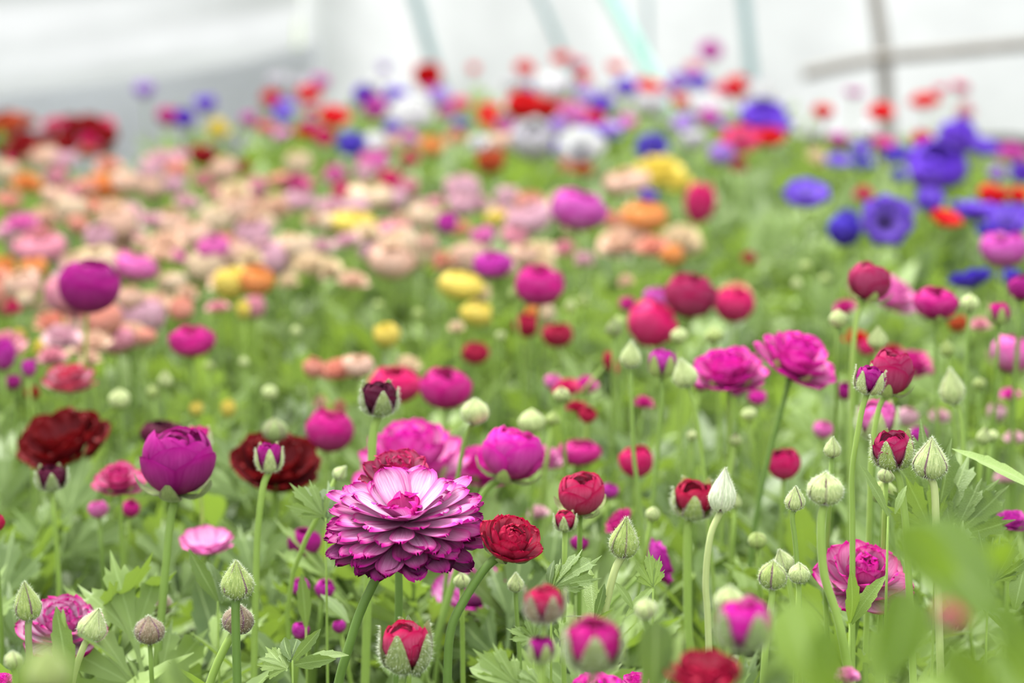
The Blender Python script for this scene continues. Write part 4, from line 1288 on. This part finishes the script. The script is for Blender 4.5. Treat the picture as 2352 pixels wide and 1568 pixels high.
# clumps of leaves, nearest first: each a thing with its leaves as parts
rgc = random.Random(77)
spots = []
step = .088
yy = .98
while yy < 3.4:
    half = .2118 * yy + .10
    xx = -half + rgc.uniform(0, step)
    while xx < half:
        spots.append((xx + rgc.uniform(-.03, .03), yy + rgc.uniform(-.03, .03)))
        xx += step * (1 + .25 * max(0, yy - 1.6))
    yy += step * (1 + .25 * max(0, yy - 1.6))
spots.sort(key=lambda s: s[1])
NEAR_CLUMPS = spots[:292]
NEARBY = [(o.location.x, o.location.y, ('soft ' if 'soft' in o['label'] else '') + (' '.join(o['label'].replace('soft ', '').split(',')[0].split()[:3]) if 'soft' in o['label'] else ' '.join(o['label'].split()[:4])))
          for o in bpy.data.objects if o.type == 'EMPTY' and o.get('category') in ('flower', 'flower bud')]
for cx, cy in NEAR_CLUMPS:
    up = np.array([cx, cy, .34 - CAM_H])
    dz = up @ FWD
    qx, qy = CX + FPX * (up @ RGT) / dz, CY - FPX * (up @ UPV) / dz
    nn = min(NEARBY, key=lambda q: (q[0] - cx) ** 2 + (q[1] - cy) ** 2)
    lab = 'toothed green leaf clump by the %s, %s percent across, %s down' % (nn[2], words_of(qx / 23.52), words_of(qy / 15.68))
    if qx < 0 or qx > 2352:
        lab = 'leaf clump by the %s, cut by the %s edge, %s percent down' % (nn[2], 'left' if qx < 0 else 'right', words_of(qy / 15.68))
    elif qy > 1568:
        lab = 'leaf clump by the %s, at the bottom edge, %s percent across' % (nn[2], words_of(qx / 23.52))
    for k_ in (1, 2, 3):
        if lab in TAKEN:
            lab = 'toothed green leaf clump near the %s, %s percent across, %s down' % (nn[2], words_of(qx / 23.52 + k_), words_of(qy / 15.68))
    TAKEN.add(lab)
    root = thing('leaf_clump', lab, 'leaves', (cx, cy, .004), 'leaf clumps between the stems')
    n = 26 if cy < 2.0 else 16
    near_cut = min(1.0, .86 + .16 * (cy - .95) / .25)
    for k in range(n):
        az = rgc.uniform(0, 2 * PI)
        s = rgc.uniform(.62, 1.16) * near_cut
        M = trn((cx + rgc.uniform(-.03, .03), cy + rgc.uniform(-.03, .03), .004)) @ rot_z(az) @ rot_x(rgc.uniform(-.1, .28)) @ scl(s)
        part('leaf', LEAFS[rgc.randrange(NVAR)], M, root)
last_y = max(s[1] for s in NEAR_CLUMPS)

# the rest of the bed: uncountable foliage further back, one object
low = [whole_leaf(i, True) for i in range(NVAR)]
rgn = np.random.RandomState(5)
Vs, Fs, Us, Rs, o = [], [], [], [], 0
count = 0
yy = .55
while yy < 6.6:
    half = .2118 * yy * 1.12 + (.15 if yy > last_y else .75)
    dens = 1800 if yy < 4 else 1200
    n = int(dens * 2 * half * .1)
    for _ in range(n):
        x = rgn.uniform(-half, half)
        y = yy + rgn.uniform(0, .1)
        if y < last_y - .06 and y > .9 and abs(x) < .2118 * y + .10:
            continue
        if y < .9 and abs(x) < .42:
            continue
        if y > field_limit(CX + x / y * FPX) + rgn.uniform(-.12, .12):
            continue
        V, Fc, U = low[rgn.randint(NVAR)]
        a, s = rgn.uniform(0, 6.28), rgn.uniform(.7, 1.2)
        t = rgn.uniform(-.1, .3)
        M = trn((x, y, 0)) @ rot_z(a) @ rot_x(t) @ scl(s)
        Vs.append(xf(V, M))
        Fs.append(Fc + o)
        Us.append(U)
        Rs.append(np.full(len(V), rgn.rand()))
        o += len(V)
        count += 1
    yy += .1
me = to_mesh('field_foliage', np.concatenate(Vs), np.concatenate(Fs), np.concatenate(Us), M_LEAF, rnd=np.concatenate(Rs))
fo = bpy.data.objects.new('field_foliage', me)
C.objects.link(fo)
fo['kind'] = 'stuff'
fo['label'] = 'soft green leaves and stalks filling the back of the flower bed'
fo['category'] = 'foliage'

# single leaves one can pick out, placed by base, tip and depth
BL = {}


def big_blade(kind, i, front=False):
    return cached(('blade', kind, i, front), lambda: to_mesh('leaf', *blade(kind, 700 + i), M_LEAF_FRONT if front else M_LEAF))


def leaves(label, items, D, stalk=True, name='leaf_stalk'):
    """items: (kind, base px, tip px, depth of tip, roll). One thing: stalk and its leaves."""
    b0 = at(*items[0][1], D)
    g = np.array([b0[0], b0[1] + .01, 0])
    root = thing('leafy_shoot', label, 'leaves', g)
    if stalk:
        P = [b0, np.array([b0[0], b0[1], b0[2] * .6]), g]
        Q = catmull(P, 4) - g
        V, Fs = tube(Q, np.linspace(.0006, .0017, len(Q)), 6)
        part('stem', to_mesh('stem', V, Fs, None, M_STEM), trn(g), root, color=(*STEM_L, 1))
    for k, (kind, b, t, dD, roll) in enumerate(items):
        B, T = at(*b, D), at(*t, D + dD)
        yv = T - B
        L = np.linalg.norm(yv)
        yv = yv / L
        zv = -FWD * 1.0 + np.array([0, 0, .55 if D > 1 else .1])
        zv = zv - yv * (zv @ yv)
        zv /= np.linalg.norm(zv)
        xv = np.cross(yv, zv)
        M = np.eye(4)
        M[:3, 0], M[:3, 1], M[:3, 2], M[:3, 3] = xv, yv, zv, B
        M = M @ np.array(Matrix.Rotation(math.radians(roll), 4, 'Y')) @ scl(L)
        part('leaf', big_blade(kind, (k + int(b[0])) % 5, D < .85), M, root)
    return root


leaves('broad three lobed pale green leaf behind the onion shaped bud', [('lobed', (2150, 1215), (2122, 962), .01, 10), ('lobed', (2165, 1215), (2225, 1020), .02, -12), ('lobed', (2180, 1240), (2325, 1112), .0, 14), ('lobed', (2140, 1225), (2085, 1098), -.02, -10)], 1.42)
leaves('long sloping green leaf entering from the right edge', [('lance', (2400, 1135), (2196, 1008), .02, 40)], 1.4, stalk=False)
leaves('jagged light green leaf pointing up right below the crimson red bloom', [('lobed', (1266, 1352), (1372, 1262), .0, -20), ('lance', (1266, 1352), (1338, 1316), .0, 25), ('lance', (1262, 1350), (1262, 1275), .01, -30)], 1.32)
leaves('forked green leaf standing before the drooping purple petals', [('lobed', (1500, 1352), (1490, 1262), .0, 0), ('lance', (1455, 1400), (1420, 1330), .0, 20), ('lance', (1438, 1415), (1500, 1340), .0, -20)], 1.33)
leaves('spreading star of grey green cut leaves at bottom left of centre', [('lance', (672, 1516), (738, 1444), .0, 20), ('lance', (668, 1514), (634, 1448), .02, -25), ('lance', (690, 1518), (790, 1484), -.01, -30), ('lance', (664, 1520), (694, 1438), .03, 15), ('lance', (652, 1528), (596, 1502), .0, 25), ('lobed', (660, 1540), (606, 1480), .02, -10), ('lance', (676, 1526), (752, 1512), -.02, 20)], 1.33)
leaves('narrow upright leaf with notched tip left of the lopsided bud', [('lance', (160, 1580), (132, 1392), .0, 15), ('lance', (150, 1440), (140, 1398), .0, -20)], 1.27)
leaves('pale grey green lobed leaves low below the arching stem', [('lobed', (1195, 1580), (1088, 1490), .0, -10), ('oblong', (1180, 1570), (1086, 1520), .0, 25), ('lobed', (1245, 1580), (1186, 1530), .0, 12)], 1.25)
leaves('dark thin leaf stalk curving in front of the lopsided bud', [('lance', (310, 1560), (186, 1432), -.03, 78), ('lance', (318, 1562), (300, 1500), .0, 60)], 1.22)
leaves('slim pair of leaves crossing the rose shaped magenta bloom', [('lance', (1952, 1430), (1972, 1324), -.02, 30), ('lance', (1956, 1432), (2012, 1322), -.02, -30)], 1.36)
leaves('fresh green toothed leaves left of the big pink and purple bloom', [('lobed', (748, 1190), (668, 1108), .0, 10), ('lobed', (755, 1195), (745, 1090), .02, -15), ('lance', (750, 1200), (705, 1100), .01, 20)], 1.46)
leaves('upright spoon shaped dark leaf between purple petals low left of the big bloom', [('lance', (703, 1440), (694, 1318), .0, 12), ('lance', (800, 1430), (742, 1340), .02, 30)], 1.5)
leaves('broad lit leaf below the purple ball between thin stems', [('lance', (500, 1380), (430, 1262), .0, -20), ('lance', (505, 1380), (478, 1268), .02, 15), ('lobed', (508, 1385), (540, 1290), .02, 5)], 1.48)
leaves('dark toothed leaf leaning left of the bursting magenta bud', [('lance', (2040, 1185), (1986, 1062), .0, 35), ('lance', (2056, 1180), (2075, 1110), .0, -30)], 1.33)
leaves('toothed leaves crowding the right edge behind the green blur', [('lobed', (2270, 1330), (2250, 1220), .0, 0), ('lobed', (2280, 1340), (2345, 1230), .0, 15), ('oblong', (2330, 1400), (2350, 1310), .0, -10), ('lobed', (2200, 1290), (2215, 1190), .03, 8)], 1.38)
leaves('horizontal thin toothed leaf right of the half open crimson bud', [('lance', (1370, 1420), (1296, 1408), .0, 60), ('lance', (1366, 1420), (1394, 1340), .0, 20), ('lance', (1366, 1422), (1350, 1300), .02, -25), ('lance', (1366, 1422), (1412, 1405), .0, 50)], 1.32)
leaves('leaf fan beside the half open crimson bud', [('lobed', (1225, 1470), (1165, 1440), .0, 20), ('lobed', (1228, 1468), (1205, 1415), .0, -15), ('lobed', (1285, 1470), (1310, 1420), .0, 0)], 1.3)
# very near, strongly blurred leaves
leaves('huge blurred bright green leaf over the rose shaped bloom', [('oblong', (2290, 1420), (2085, 1170), .03, 10), ('oblong', (2200, 1330), (2062, 1215), .0, -15)], .72)
leaves('blurred grey green leaf in the lower right foreground', [('oblong', (2035, 1560), (2110, 1345), .02, 8), ('oblong', (2010, 1580), (2060, 1400), .02, -20)], .74)
leaves('blurred yellow green leaf at the bottom right of centre', [('oblong', (1880, 1600), (1808, 1362), .02, -8), ('oblong', (1900, 1620), (1905, 1440), .0, 14)], .74)
leaves('blurred slanting leaf stalk and leaf at the lower right', [('lance', (2330, 1540), (2130, 1285), -.02, 72), ('oblong', (2370, 1500), (2290, 1380), .0, 10), ('oblong', (2300, 1620), (2170, 1490), .0, 0)], .69)
leaves('blurred leaves in the lower right corner', [('oblong', (2330, 1640), (2290, 1490), .02, 20), ('oblong', (2400, 1600), (2320, 1440), .0, -12), ('oblong', (2200, 1640), (2090, 1520), .03, 6)], .78)
leaves('blurred greyish leaf tip pointing right above the corner leaves', [('oblong', (2200, 1320), (2345, 1258), .0, 30)], .74)
leaves('soft blurred leaf below the fuzzy blurred bud', [('oblong', (1500, 1590), (1512, 1425), .0, 8), ('lance', (1515, 1590), (1560, 1440), .0, -20)], .98)
leaves('soft blurred leaf at the bottom left beside the brownish bud', [('oblong', (120, 1640), (150, 1490), .0, 0), ('oblong', (60, 1640), (70, 1500), .0, 12)], .78)
leaves('blurred leaf tips along the bottom edge left of centre', [('lance', (430, 1600), (392, 1490), .0, 14), ('oblong', (410, 1610), (380, 1520), .0, -10)], .95)
leaves('blurred leaf at the bottom between the dark crimson bloom and magenta cup', [('oblong', (1770, 1640), (1790, 1500), .0, 6), ('lance', (1730, 1600), (1850, 1510), .0, 20)], .9)
